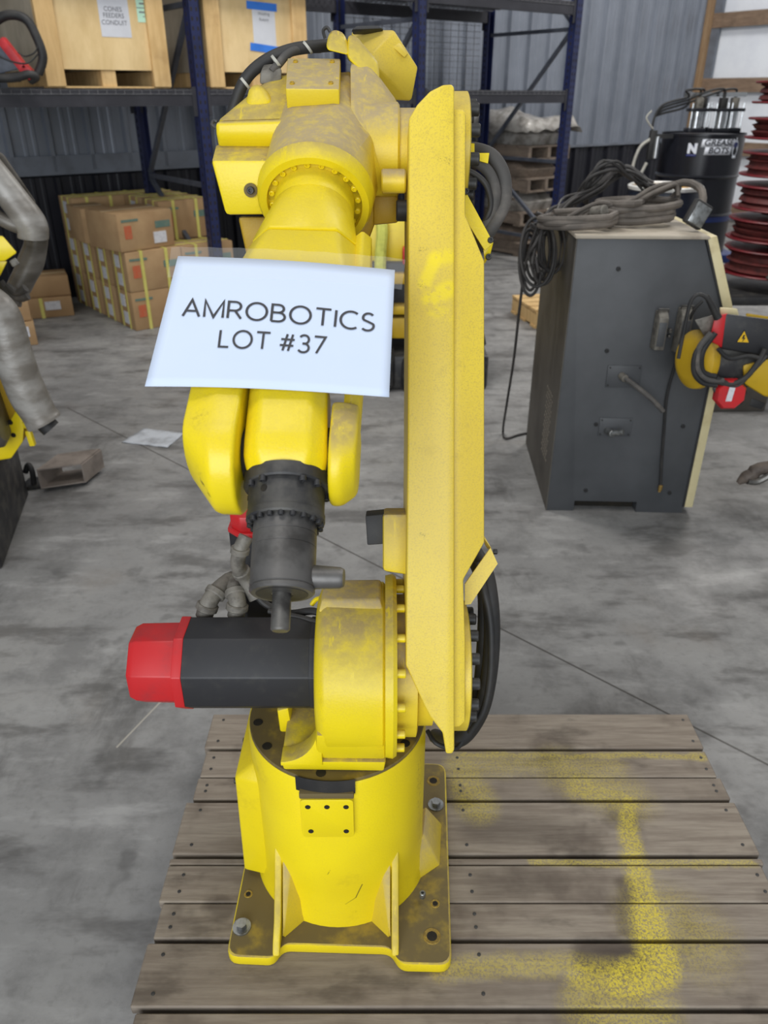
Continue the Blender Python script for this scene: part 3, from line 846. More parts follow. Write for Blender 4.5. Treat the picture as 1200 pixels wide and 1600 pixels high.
# sheet-metal cable brackets on the right
def strip(pts, mat, name, parent, th=0.004):
    return decal(pts, M[mat], name, parent, th)
P_ = lambda px, py, f: on_arm(px, py, f)
br1 = strip([P_(727, 300, 0.05), P_(770, 380, 0.05), P_(757, 392, 0.05), P_(722, 335, 0.05)][::-1], 'yellow_clean', 'cable_bracket', arm)
m = MB(); m.hull([P_(755, 390, 0.05), P_(771, 378, 0.05), P_(766, 398, 0.045), P_(757, 405, 0.045), P_(755, 390, 0.03), P_(771, 378, 0.03), P_(766, 398, 0.03), P_(757, 405, 0.03)], 0.001)
m.hull([P_(757, 402, 0.045), P_(764, 400, 0.045), P_(758, 412, 0.03), P_(755, 412, 0.03), P_(757, 402, 0.03), P_(764, 400, 0.03)], 0.001)
part(m, 'bracket_lip', 'yellow_clean', br1)
sb2 = bolt_mesh(0.0045, 0.006, 'bolt_dark')
put('screw', sb2, br1, P_(766, 376, 0.052), axis_rot(AF)); put('screw', sb2, br1, P_(763, 402, 0.047), axis_rot(AF))
put('screw', sb2, br1, P_(728, 300, 0.056), axis_rot(AF))
br3 = strip([P_(727, 225, 0.03), P_(741, 225, 0.03), P_(741, 240, 0.03), P_(764, 240, 0.03), P_(762, 256, 0.03), P_(727, 246, 0.03)][::-1], 'yellow_clean', 'cable_bracket', arm, 0.003)
br2 = strip([P_(766, 855, 0.07), P_(777, 880, 0.07), P_(735, 943, 0.07), P_(726, 944, 0.07), P_(726, 912, 0.07)][::-1], 'yellow_arm', 'cable_bracket', arm)
m = MB(); m.hull([P_(766, 855, 0.07), P_(762, 858, 0.03), P_(757, 850, 0.03), P_(754, 838, 0.07), P_(757, 838, 0.07), P_(768, 857, 0.07)], 0.0005); part(m, 'bracket_lip', 'yellow_arm', br2)
put('screw', sb2, br2, P_(771, 862, 0.06), axis_rot(X)); 
# dress-pack hoses on the right
def hose(pts, r, mat='hose_gray', name='dress_hose', parent=None):
    return part(MB().tube(pts, r, 14, 8), name, mat, parent or rob)
hose([P_(722, 235, 0.0), P_(745, 234, 0.0), P_(770, 245, 0.01), P_(787, 275, 0.01), P_(788, 315, 0.01), P_(775, 345, 0.01), P_(755, 375, 0.0), P_(735, 400, -0.05), P_(720, 420, -0.11)], 0.0105)
hose([P_(720, 250, 0.02), P_(742, 252, 0.02), P_(764, 270, 0.02), P_(774, 300, 0.02), P_(768, 335, 0.01), P_(750, 365, 0.0), P_(730, 390, -0.05), P_(715, 410, -0.11)], 0.0085)
hose([P_(720, 264, 0.03), P_(742, 272, 0.03), P_(760, 290, 0.03), P_(767, 320, 0.02), P_(758, 345, 0.01), P_(740, 370, -0.02)], 0.0045, 'rubber')
hose([P_(740, 860, -0.10), P_(755, 885, -0.03), P_(764, 920, 0.0), P_(769, 980, 0.01), P_(765, 1050, 0.01), P_(752, 1110, 0.0), P_(728, 1148, -0.02), P_(705, 1158, -0.05), P_(680, 1150, -0.12)], 0.0135, 'rubber')
hose([P_(735, 870, -0.10), P_(748, 890, -0.04), P_(757, 930, -0.02), P_(756, 1000, -0.01), P_(749, 1080, -0.02), P_(735, 1130, -0.03), P_(712, 1150, -0.06)], 0.012, 'rubber')
hose([P_(745, 880, 0.0), P_(757, 925, 0.022), P_(765, 960, 0.026), P_(768, 1000, 0.028), P_(766, 1060, 0.026), P_(756, 1110, 0.02), P_(735, 1145, 0.0)], 0.006, 'rubber')
hose([P_(668, 1142, -0.02), P_(680, 1160, 0.0), P_(698, 1168, 0.0), P_(715, 1168, -0.01), P_(728, 1150, -0.02)], 0.004, 'rubber')

# ---- J3 neck
xn0, xn1 = x_at(592, J3.y, J3.z), x_at(648, J3.y, J3.z)
m = MB(); m.lathe((xn0 - 0.04, J3.y, J3.z), X, [(0, 0), (0, 0.066), (0.040 + 0.028, 0.066), (0.040 + 0.031, 0.062), (0.040 + 0.031, 0.058), (xn1 - xn0 + 0.04, 0.058), (xn1 - xn0 + 0.04, 0)], 40)
neck = part(m, 'axis_three_neck', 'yellow_dusty')

# ---- head casting around the forearm flange
FC = at_Y(492, 318, 1.15)                  # flange centre
J5 = Vector((-0.1135, 0.805, PZ + 1.009))
FD = (J5 - FC).normalized()                # along the forearm, towards the wrist
FN = X.cross(FD); FN = FN if FN.z > 0 else -FN
FN = (FN - FD * FN.dot(FD)).normalized(); FX = FD.cross(FN); FX = FX if FX.x > 0 else -FX
def fa(s, x, n): return FC + FD * s + FX * x + FN * n
def fcirc(s, r, n=20, dx=0, dn=0): return [fa(s, dx + r * math.cos(2 * math.pi * k / n), dn + r * math.sin(2 * math.pi * k / n)) for k in range(n)]
Q = at_Y
m = MB()
# centre body: from the flange up to the cover seat and across to the neck
m.hull(fcirc(-0.004, 0.080, 28) + [Q(447, 172, 1.255), Q(545, 172, 1.255), Q(452, 118, 1.37), Q(548, 110, 1.37), Q(585, 200, 1.27), Q(590, 296, 1.23), Q(430, 240, 1.25), Q(590, 296, 1.38), Q(420, 300, 1.38), Q(585, 200, 1.38)], 0.005, 2, 28)
m.hull([Q(545, 168, 1.26), Q(572, 240, 1.215), Q(545, 100, 1.33), Q(560, 75, 1.37), Q(600, 135, 1.34), Q(618, 160, 1.30), Q(622, 300, 1.26), Q(585, 310, 1.24), Q(570, 200, 1.24), Q(600, 130, 1.40), Q(622, 160, 1.40), Q(560, 80, 1.43), Q(620, 300, 1.38)], 0.008, 2, 28)
head = part(m, 'head_casting', 'yellow_dusty')
m = MB()
# left gearbox block with its stepped top
m.hull([Q(329, 250, 1.185), Q(450, 250, 1.185), Q(452, 336, 1.185), Q(352, 337, 1.185), Q(335, 226, 1.245), Q(450, 226, 1.245)] + [p + Vector((0, 0.16, 0.01)) for p in (Q(329, 249, 1.185), Q(450, 249, 1.185), Q(452, 336, 1.185), Q(352, 337, 1.185))], 0.006)
m.hull([Q(336, 190, 1.228), Q(455, 186, 1.228), Q(455, 214, 1.228), Q(338, 212, 1.228), Q(341, 232, 1.242), Q(455, 234, 1.242)] + [p + Vector((0, 0.13, 0.0)) for p in (Q(336, 190, 1.228), Q(455, 186, 1.228), Q(455, 234, 1.242), Q(341, 232, 1.242))], 0.007, 3)
m.hull([Q(338, 190, 1.24), Q(455, 186, 1.24), Q(376, 162, 1.31), Q(470, 160, 1.28), Q(425, 118, 1.36), Q(470, 110, 1.36), Q(338, 200, 1.36), Q(470, 190, 1.36)], 0.008)
part(m, 'gearbox_casting', 'yellow', head)
m = MB()   # lugs
m.hull([Q(383, 168, 1.275), Q(428, 165, 1.275), Q(388, 140, 1.29), Q(400, 129, 1.30), Q(414, 138, 1.29), Q(384, 160, 1.34), Q(428, 150, 1.34), Q(400, 129, 1.33)], 0.008, 3)
part(m, 'lifting_lug', 'yellow', head)
m = MB()
m.hull([Q(508, 78, 1.34), Q(548, 88, 1.34), Q(514, 50, 1.37), Q(523, 45, 1.375), Q(538, 52, 1.375), Q(512, 70, 1.42), Q(548, 75, 1.42), Q(525, 47, 1.40)], 0.007, 3)
part(m, 'lifting_lug', 'yellow', head)
m = MB()
m.hull([Q(542, 90, 1.33), Q(594, 142, 1.33), Q(592, 98, 1.36), Q(560, 60, 1.37), Q(544, 52, 1.375), Q(540, 90, 1.45), Q(594, 142, 1.43), Q(590, 98, 1.43), Q(560, 60, 1.43), Q(544, 55, 1.43)], 0.007, 3)
part(m, 'head_ear', 'yellow', head)
# cover plate with four screws
cp = [Q(446, 138, 1.245), Q(530, 139, 1.245), Q(532, 91, 1.35), Q(449, 90, 1.35)]
nrm = (cp[1] - cp[0]).cross(cp[3] - cp[0]).normalized()
if nrm.z < 0: nrm = -nrm
m = MB(); m.hull([p for p in cp] + [p - nrm * 0.030 for p in cp], 0.0025)
cover2 = part(m, 'cover_plate', 'yellow_dusty', head)
cs = bolt_mesh(0.0036, 0.0025, 'yellow_old')
for fx, fy in ((0.12, 0.14), (0.84, 0.16), (0.16, 0.85), (0.85, 0.86)):
    p = cp[0].lerp(cp[1], fx).lerp(cp[3].lerp(cp[2], fx), fy)
    put('screw', cs, cover2, p, axis_rot(nrm))
# flange ring with inner bolt circle
m = MB(); m.lathe(FC - FD * 0.02, FD, [(0, 0), (0, 0.082), (0.018, 0.080), (0.024, 0.076), (0.024, 0.0665), (0.016, 0.0655), (0.016, 0)], 56)
ring = part(m, 'forearm_ring', 'yellow', head)
rb = bolt_mesh(0.0042, 0.004, 'yellow_clean')
for k in range(20):
    a = 2 * math.pi * (k + 0.3) / 20
    put('bolt', rb, ring, FC - FD * 0.0045 + FX * (0.0605 * math.cos(a)) + FN * (0.0605 * math.sin(a)), axis_rot(FD))
m = MB(); m.cyl(Q(392, 297, 1.184), Q(392, 297, 1.184) + Vector((0, -0.004, 0)), 0.0095, 20)
plug = part(m, 'drain_plug', 'base_dust_and_shade', head)
put('bolt', bolt_mesh(0.0052, 0.006, 'bolt_dark'), plug, Q(392, 297, 1.180), axis_rot((0, -1, 0)))
m = MB(); m.cyl(Q(596, 283, 1.21), Q(634, 283, 1.21), 0.0165, 20, ch=0.002); part(m, 'side_stub', 'yellow_dusty', head)
# underside housing and motor cover behind the forearm
m = MB()
m.hull([Q(372, 338, 1.26), Q(470, 338, 1.26), Q(470, 430, 1.26), Q(392, 430, 1.26), Q(372, 338, 1.40), Q(470, 338, 1.40), Q(470, 410, 1.40), Q(392, 410, 1.40)], 0.006)
m.hull([Q(470, 335, 1.27), Q(585, 300, 1.27), Q(585, 352, 1.27), Q(560, 420, 1.27), Q(470, 420, 1.27), Q(470, 335, 1.40), Q(585, 300, 1.40), Q(585, 345, 1.40), Q(560, 410, 1.40), Q(470, 410, 1.40)], 0.006)
m.hull([Q(580, 300, 1.29), Q(622, 300, 1.29), Q(622, 348, 1.29), Q(580, 352, 1.29), Q(580, 300, 1.40), Q(622, 300, 1.40), Q(622, 348, 1.40), Q(580, 352, 1.40)], 0.004)
part(m, 'lower_housing', 'yellow_old', head)
# folded sheet-metal cover behind the head
m = MB()
a_ = [(596, 92), (608, 150), (640, 152), (653, 105), (616, 48), (576, 48), (566, 60)]
m.hull([Q(px, py, 1.50) for px, py in [(594, 96), (596, 155), (643, 158), (653, 105), (616, 47)]] + [Q(px, py, 1.58) for px, py in [(560, 52), (570, 150), (616, 150), (640, 110), (598, 47)]] + [Q(575, 92, 1.47), Q(548, 50, 1.55)], 0.003)
m.hull([Q(612, 72, 1.492), Q(622, 62, 1.50), Q(637, 84, 1.495), Q(632, 90, 1.488), Q(612, 72, 1.51), Q(637, 84, 1.51)], 0.001)
shroud = part(m, 'motor_shroud', 'yellow_arm', head)
m = MB(); m.hull([Q(548, 46, 1.50), Q(600, 44, 1.50), Q(590, 39, 1.53), Q(556, 40, 1.53), Q(550, 55, 1.53), Q(600, 55, 1.53)], 0.004); part(m, 'cable_boot', 'rubber', head)
# cables and connector at the upper left of the head
hose([Q(360, 190, 1.36), Q(368, 160, 1.36), Q(385, 122, 1.36), Q(415, 95, 1.37), Q(455, 78, 1.38), Q(500, 72, 1.40), Q(540, 70, 1.45)], 0.009, 'rubber', 'head_cable', head)
hose([Q(425, 112, 1.345), Q(437, 98, 1.35), Q(448, 86, 1.36), Q(465, 78, 1.38), Q(500, 76, 1.42)], 0.0062, 'hose_gray', 'head_cable', head)
m = MB(); m.hull([Q(407, 112, 1.34), Q(440, 108, 1.34), Q(440, 130, 1.34), Q(406, 132, 1.34), Q(412, 100, 1.36), Q(436, 98, 1.36), Q(440, 125, 1.38), Q(406, 125, 1.38)], 0.003); part(m, 'connector_block', 'grey_conn', head)
M['tie'] = simple('pale_cable_tie', srgb(180, 178, 168), srgb(160, 158, 150), 0.5)
for px, py, Y in ((384, 132, 1.357), (432, 98, 1.35), (481, 76, 1.385)):
    m = MB(); p = Q(px, py, Y); m.lathe(p - Vector((0.002, 0, 0)), Vector((0.6, 0.1, 0.5)), [(0, 0.0105), (0.004, 0.0105)], 16); part(m, 'cable_tie', 'tie', head)
m = MB(); m.tube([Q(508, 60, 1.37), Q(505, 48, 1.37), Q(511, 43, 1.37), Q(516, 50, 1.37)], 0.0025, 8); part(m, 'eye_ring', 'bolt_dark', head)
m = MB(); m.tube([Q(337, 200, 1.24), Q(331, 195, 1.24), Q(334, 190, 1.25), Q(340, 190, 1.25)], 0.0025, 8); part(m, 'eye_ring', 'bolt_dark', head)

# ---- forearm
m = MB()
def rect(s, x0, x1, n0, n1, c=0.02):
    return [fa(s, x0 + c, n0), fa(s, x1 - c, n0), fa(s, x1, n0 + c), fa(s, x1, n1 - c), fa(s, x1 - c, n1), fa(s, x0 + c, n1), fa(s, x0, n1 - c), fa(s, x0, n0 + c)]
m.lathe(FC - FD * 0.02, FD, [(0, 0), (0, 0.056), (0.05, 0.056), (0.05, 0)], 48)
m.hull(fcirc(0.025, 0.056, 28) + rect(0.105, -0.072, 0.066, -0.055, 0.050, 0.025), 0.004, 2, 30)
m.hull(rect(0.105, -0.072, 0.066, -0.055, 0.050, 0.025) + rect(0.23, -0.110, 0.084, -0.058, 0.048, 0.02), 0.006)
forearm = part(m, 'forearm', 'yellow_clean')
m = MB(); m.hull(rect(0.085, 0.060, 0.084, -0.05, 0.030, 0.01) + rect(0.23, 0.062, 0.086, -0.055, 0.046, 0.01), 0.004); part(m, 'forearm_cover', 'yellow_clean', forearm)
# fork cheeks: rounded slabs either side of the wrist
s5 = (J5 - FC).dot(FD)
def cheek(x0, x1, r, s_back, n0, n1, name, mat, extra=0.0, taper=0.5, taper2=0.82):
    pts = [(s_back, n0), (s_back, n1)]
    for k in range(13):
        a = R(90 - 180 * k / 12)
        pts.append((s5 + extra + r * math.cos(a), r * math.sin(a) - 0.004))
    xi, xo_ = (x1, x0) if x0 < dxc else (x0, x1)
    mid = xi + (xo_ - xi) * 0.45
    cs_, cn_ = s5 - 0.03, 0.0
    inner = [FC + FX * x + FD * s + FN * n for x in (xi, mid) for s, n in pts]
    outer = [FC + FX * xo_ + FD * (s if s < s5 - 0.02 else s5 - 0.02 + (s - s5 + 0.02) * taper) + FN * (n * taper2) for s, n in pts]
    m = MB(); m.hull(inner + outer, 0.005, 3, 26)
    return part(m, name, mat, forearm)
def fx_of(px, Y, z): return x_at(px, Y, z)
xm = J5.x
dxc = (J5 - FC).dot(FX)
def fxo(px): return x_at(px, J5.y - 0.03, J5.z) - xm + dxc
def CK(px, py): return on(px, py, FC + FD * (s5 + 0.02) + FN * 0.03, Vector((0, -0.80, 0.60)))
M['yellow_cheek'] = robot_yellow('robot_yellow_cheek', 0.25, (240, 216, 20), (170, 150, 80), -0.1, 0.30, 0.0, [
    (CK(323, 665), CK(325, 690), 0.004, 0.020, 0.9, (110, 88, 40), 220, 0.48), (CK(324, 690), CK(325, 735), 0.0035, 0.012, 0.85, (120, 98, 44), 160, 0.44),
    (CK(312, 690), CK(316, 750), 0.0004, 0.004, 0.7, (90, 74, 30), 120, 0.45), (CK(316, 750), CK(331, 796), 0.0006, 0.004, 0.8, (84, 68, 28), 120, 0.4)])
c_l = cheek(fxo(289), fxo(377), 0.066, 0.20, -0.058, 0.048, 'fork_cheek', 'yellow_cheek', 0.004)
c_r = cheek(fxo(516), fxo(559), 0.052, s5 - 0.045, -0.045, 0.045, 'fork_cheek', 'yellow', 0.004, 0.8, 0.9)
m = MB(); m.hull(rect(0.18, fxo(532), fxo(558), -0.05, 0.040, 0.008) + rect(s5 - 0.01, fxo(532), fxo(556), -0.045, 0.032, 0.008), 0.004); part(m, 'fork_strap', 'yellow', forearm)

# ---- wrist and tool
TA = R(50)
TD = Vector((0, -math.sin(TA), -math.cos(TA)))
TX = X; TN = TX.cross(TD); TN = TN if TN.y < 0 else -TN
def tw(k, x, n): return J5 + TD * k + TX * x + TN * n
def tcirc(k, r, n=24): return [tw(k, r * math.cos(2 * math.pi * i / n), r * math.sin(2 * math.pi * i / n)) for i in range(n)]
hw = (fxo(513) - fxo(381)) / 2; xo = (fxo(513) + fxo(381)) / 2 - dxc
m = MB()
def trect(k, w, h0, h1, c): return [tw(k, xo - w + c, h0), tw(k, xo + w - c, h0), tw(k, xo + w, h0 + c), tw(k, xo + w, h1 - c), tw(k, xo + w - c, h1), tw(k, xo - w + c, h1), tw(k, xo - w, h1 - c), tw(k, xo - w, h0 + c)]
m.hull(trect(-0.085, hw * 0.94, -0.045, 0.050, 0.016) + trect(0.0, hw * 0.98, -0.05, 0.054, 0.018) + trect(0.018, hw * 0.99, -0.05, 0.050, 0.018) + trect(0.034, hw * 0.90, -0.046, 0.043, 0.018), 0.005, 3, 12)
wrist = part(m, 'wrist_block', 'yellow_clean')
m = MB(); m.lathe(J5 + TX * (fxo(377) - dxc), TX, [(0, 0), (0, 0.03), (fxo(516) - fxo(377), 0.03), (fxo(516) - fxo(377), 0)], 32); part(m, 'wrist_pivot', 'hole', wrist)
TC = J5 + TX * xo
m = MB(); m.lathe(TC, TD, [(0.030, 0), (0.030, 0.0485), (0.044, 0.0485), (0.046, 0.047), (0.046, 0.0425), (0.078, 0.0425), (0.078, 0)], 48)
fl6 = part(m, 'wrist_flange', 'flange_black')
b6 = bolt_mesh(0.0042, 0.006, 'flange_black')
for a in (38, 62, 118, 142, 200, 340):
    put('bolt', b6, fl6, TC + TD * 0.0455 + (TX * math.cos(R(a)) + TN * math.sin(R(a))) * 0.0455, axis_rot(TD))
put('hole', hole_mesh(0.004), fl6, TC + TD * 0.058 + (TX * math.cos(R(118)) + TN * math.sin(R(118))) * 0.0425, axis_rot(TX * math.cos(R(118)) + TN * math.sin(R(118))))
m = MB(); m.lathe(TC, TD, [(0.076, 0), (0.076, 0.0435), (0.083, 0.0435), (0.085, 0.042), (0.085, 0)], 48)
fl7 = part(m, 'tool_adapter', 'flange_black')
b7 = bolt_mesh(0.0034, 0.005, 'flange_black')
for k in range(20):
    a = 2 * math.pi * k / 20
    put('bolt', b7, fl7, TC + TD * 0.0845 + (TX * math.cos(a) + TN * math.sin(a)) * 0.0392, axis_rot(TD))
m = MB(); m.lathe(TC, TD, [(0.084, 0), (0.084, 0.0350), (0.099, 0.0350), (0.0995, 0.0345), (0.100, 0.0350), (0.1135, 0.0350), (0.114, 0.0345), (0.1145, 0.0350), (0.157, 0.0350), (0.158, 0.0338), (0.1595, 0.0350), (0.163, 0.0350), (0.165, 0.033), (0.165, 0)], 48)
tool = part(m, 'calibration_tool', 'tool_steel')
m = MB(); m.lathe(TC, TD, [(0.164, 0.0), (0.1655, 0.028), (0.1655, 0.012), (0.160, 0.012), (0.160, 0)], 32); part(m, 'tool_end_recess', 'flange_black', tool)
m = MB(); m.lathe(TC, TD, [(0.155, 0), (0.155, 0.0102), (0.203, 0.0102), (0.205, 0.0085), (0.2055, 0)], 28); part(m, 'tool_pin', 'steel', tool)
m = MB(); p = TC + TD * 0.146; m.lathe(p + TX * 0.028, TX + TD * 0.06 + TN * 0.1, [(0, 0), (0, 0.0135), (0.034, 0.0115), (0.038, 0.0095), (0.038, 0)], 24); part(m, 'tool_side_stub', 'tool_steel', tool)

# ================================================================== the paper sign taped over the forearm
PP = FC + FN * 0.062
def pp(px, py, lift=0.0):
    return on(px, py, PP, FN) + FN * lift
sign = thing('paper_sign', 'white printed paper sign taped over the forearm of the upright yellow robot', 'sign', pp(430, 510))
corners = [(278, 400), (617, 419), (608, 619), (227, 605)]
def sheet_pt(a, b):
    """a across, b down, 0..1"""
    x = (corners[0][0] * (1 - a) + corners[1][0] * a) * (1 - b) + (corners[3][0] * (1 - a) + corners[2][0] * a) * b
    y = (corners[0][1] * (1 - a) + corners[1][1] * a) * (1 - b) + (corners[3][1] * (1 - a) + corners[2][1] * a) * b
    return x, y
def sag(a, b):
    return 0.004 * math.sin(math.pi * a) - 0.003 * a * (1 - b) + 0.002 * math.sin(3.0 * a + 1) * b
m = MB()
NA, NB = 24, 14
top = [[pp(*sheet_pt(i / NA, j / NB), sag(i / NA, j / NB)) for i in range(NA + 1)] for j in range(NB + 1)]
m.sheet(top)
sheet_o = m.build('paper_sheet', M['white_paper'], sign, smooth=60)
sol = sheet_o.modifiers.new('thickness', 'SOLIDIFY'); sol.thickness = 0.0006; sol.offset = -1
def inv_sheet(x, y):
    a, b = 0.5, 0.5
    for _ in range(12):
        b = max(0, min(1, (y - ((corners[0][1] * (1 - a) + corners[1][1] * a))) / ((corners[3][1] * (1 - a) + corners[2][1] * a) - (corners[0][1] * (1 - a) + corners[1][1] * a))))
        x0 = corners[0][0] * (1 - b) + corners[3][0] * b; x1 = corners[1][0] * (1 - b) + corners[2][0] * b
        a = (x - x0) / (x1 - x0)
    return a, b
def arc(cx, cy, rx, ry, a0, a1, n=18):
    return [(cx + rx * math.cos(R(a0 + (a1 - a0) * k / n)), cy + ry * math.sin(R(a0 + (a1 - a0) * k / n))) for k in range(n + 1)]
GLYPH = {
 'A': (0.82, [[(0, 0), (0.41, 1), (0.82, 0)], [(0.14, 0.33), (0.68, 0.33)]]),
 'M': (0.92, [[(0, 0), (0, 1), (0.46, 0.02), (0.92, 1), (0.92, 0)]]),
 'R': (0.66, [[(0, 0), (0, 1), (0.32, 1)] + arc(0.32, 0.735, 0.29, 0.265, 90, -90) + [(0, 0.47)], [(0.34, 0.47), (0.66, 0)]]),
 'O': (1.0, [arc(0.5, 0.5, 0.5, 0.515, 0, 360, 36)]),
 'B': (0.66, [[(0, 0), (0, 1), (0.30, 1)] + arc(0.30, 0.765, 0.27, 0.235, 90, -90) + [(0, 0.53)], [(0.30, 0.53)] + arc(0.34, 0.265, 0.31, 0.265, 90, -90) + [(0, 0)]]),
 'T': (0.74, [[(0, 1), (0.74, 1)], [(0.37, 1), (0.37, 0)]]),
 'I': (0.0, [[(0, 0), (0, 1)]]),
 'C': (0.80, [arc(0.5, 0.5, 0.5, 0.515, 52, 308, 28)]),
 'S': (0.60, [arc(0.31, 0.745, 0.27, 0.27, 40, 200, 14) + [(0.10, 0.60), (0.30, 0.52), (0.50, 0.43)] + arc(0.29, 0.265, 0.31, 0.28, 28, -140, 16)]),
 'L': (0.52, [[(0, 1), (0, 0), (0.52, 0)]]),
 '#': (0.78, [[(0.18, 0), (0.36, 1)], [(0.48, 0), (0.66, 1)], [(0.04, 0.68), (0.78, 0.68)], [(0, 0.32), (0.74, 0.32)]]),
 '3': (0.58, [arc(0.27, 0.755, 0.26, 0.26, 150, -75, 16) + [(0.2, 0.51)], [(0.2, 0.51)] + arc(0.27, 0.255, 0.30, 0.27, 85, -150, 18)]),
 '7': (0.60, [[(0, 1), (0.60, 1), (0.18, 0)]]),
}
def stroke_text(body, wt=0.125, gap=0.25):
    """(outline quads) of a line of sans-serif capitals, capital height 1"""
    quads = []; x = 0.0
    for ch in body:
        if ch == ' ': x += 0.34; continue
        w, strokes = GLYPH[ch]
        for st_ in strokes:
            P = [Vector((p[0] + x, p[1])) for p in st_]
            nrm = []
            for i_, p in enumerate(P):
                a = P[max(0, i_ - 1)]; b = P[min(len(P) - 1, i_ + 1)]
                if (P[0] - P[-1]).length < 1e-6 and i_ in (0, len(P) - 1): a, b = P[-2], P[1]
                d0 = (p - a); d1 = (b - p)
                d0 = d0.normalized() if d0.length > 1e-9 else d1.normalized()
                d1 = d1.normalized() if d1.length > 1e-9 else d0
                n0 = Vector((-d0.y, d0.x)); n1 = Vector((-d1.y, d1.x)); m_ = n0 + n1
                m_ = m_.normalized() if m_.length > 1e-6 else n0
                nrm.append(m_ * (wt / 2) / max(0.42, m_.dot(n0)))
            for i_ in range(len(P) - 1):
                quads.append((P[i_] - nrm[i_], P[i_ + 1] - nrm[i_ + 1], P[i_ + 1] + nrm[i_ + 1], P[i_] + nrm[i_]))
        x += w + gap
    return quads, x - gap
def sign_text(body, p_l, p_r, cap, name, skew):
    """printed line from p_l to p_r (left and right end of the baseline), capital height cap"""
    quads, wid = stroke_text(body)
    dx = p_r[0] - p_l[0]; dy = p_r[1] - p_l[1]
    m = MB()
    for q_ in quads:
        vs = []
        for c_ in q_:
            f = c_.x / wid; g_ = c_.y
            x = p_l[0] + dx * f + skew * g_ * cap; y = p_l[1] + dy * f - g_ * cap
            a, b = inv_sheet(x, y)
            vs.append(m.bm.verts.new(pp(x, y, sag(a, b) + 0.0009)))
        m.bm.faces.new(vs)
    m.build(name, M['ink'], sign, smooth=0)
sign_text('AMROBOTICS', (286, 496), (583, 517), 26, 'lettering', 0.10)
sign_text('LOT #37', (343, 546), (506, 556), 26, 'lettering', 0.12)
def mat_tape():
    k = NT('clear_packing_tape')
    k.b.inputs['Base Color'].default_value = (0.95, 0.96, 0.97, 1); k.b.inputs['Roughness'].default_value = 0.12
    k.b.inputs['Alpha'].default_value = 0.08
    return k.m
M['tape'] = mat_tape()
m = MB()
tp = []
for j, f in enumerate((0.0, 0.5, 1.0)):
    row = []
    for i in range(25):
        a = -0.04 + 1.09 * i / 24
        top_y = 387 + a * 14; x = 281 + a * 336
        px, py = x - 3 * f * 2, top_y + f * 47
        aa = max(0, min(1, a)); row.append(pp(px, py, 0.004 * math.sin(math.pi * aa) - 0.003 * aa + 0.0012 - (0.03 * max(0, -a) + 0.05 * max(0, a - 1)) + 0.0006 * math.sin(i * 2.1)))
    tp.append(row)
m.sheet(tp); m.build('tape_strip', M['tape'], sign, smooth=60)
# ================================================================== pallet rack along the back wall
M['rack_blue'] = simple('blue_rack_paint', srgb(30, 38, 78), srgb(26, 33, 66), 0.45, scale=9)
M['rack_black'] = simple('black_rack_beam', srgb(42, 42, 48), srgb(52, 52, 58), 0.5, scale=6)
M['wire'] = simple('galvanised_wire', srgb(120, 120, 122), srgb(90, 90, 92), 0.45, 0.5, scale=30)
M['brace'] = simple('grey_brace', srgb(84, 88, 98), srgb(70, 74, 84), 0.45, 0.2, scale=10)
rack = thing('pallet_rack', 'tall blue pallet rack with black beams along the grey siding wall', 'rack', W(0.9, 0.5))
POSTS = (-1.83, 0.0, 1.83, 3.56)
DEP = 1.07; HR = 3.1
pmesh = None
def post_mesh():
    m = MB()
    m.box((-0.034, 0, HR / 2), (0.006, 0.075, HR)); m.box((0.034, 0, HR / 2), (0.006, 0.075, HR)); m.box((0, -0.0345, HR / 2), (0.074, 0.006, HR))
    m.box((0, 0, 0.005), (0.12, 0.12, 0.01))
    return shared('post', m, M['rack_blue'])
def holes_mesh():
    m = MB(); z = 0.08
    while z < HR - 0.05:
        for dx in (-0.017, 0.017): m.box((dx, -0.0372, z), (0.012, 0.001, 0.022))
        m.box((0.0372, 0.0, z + 0.025), (0.001, 0.014, 0.022)); m.box((-0.0372, 0.0, z + 0.025), (0.001, 0.014, 0.022))
        z += 0.051
    return shared('punched_holes', m, M['hole'])
pmesh, hmesh = post_mesh(), holes_mesh()
for t in POSTS:
    for n in (0.0, DEP):
        p = put('post', pmesh, rack, W(t, n), (0, 0, WROT + (math.pi if n > 0.5 else 0)))
        h = put('punched_holes', hmesh, p, (0, 0, 0), world=False); h['kind'] = 'stuff'; h.location = (0, 0, 0)
    lv = [0.25, 0.95, 2.0, 2.95]
    for z in lv:
        m = MB(); m.bar(W(t, 0.04, z), W(t, DEP - 0.04, z), 0.03, 0.03); m.build('cross_brace', M['brace'], rack, smooth=0)
    for (n0, z0, n1, z1) in ((DEP - 0.04, 0.97, 0.04, 1.98), (0.04, 0.27, DEP - 0.04, 0.93), (0.04, 2.05, DEP - 0.04, 2.9)):
        m = MB(); m.bar(W(t, n0, z0), W(t, n1, z1), 0.03, 0.03); m.build('diagonal_brace', M['brace'], rack, smooth=0)
def beam(t0, t1, n, z0, z1):
    m = MB()
    zc = (z0 + z1) / 2
    m.bar(W(t0 + 0.038, n, zc), W(t1 - 0.038, n, zc), 0.045, z1 - z0)
    m.box(W(t0 + 0.04, n - 0.026 if n < 0.5 else n + 0.026, zc - 0.02), (0.05, 0.006, 0.17), WROT)
    m.box(W(t1 - 0.04, n - 0.026 if n < 0.5 else n + 0.026, zc - 0.02), (0.05, 0.006, 0.17), WROT)
    m.build('beam', M['rack_black'], rack, smooth=0)
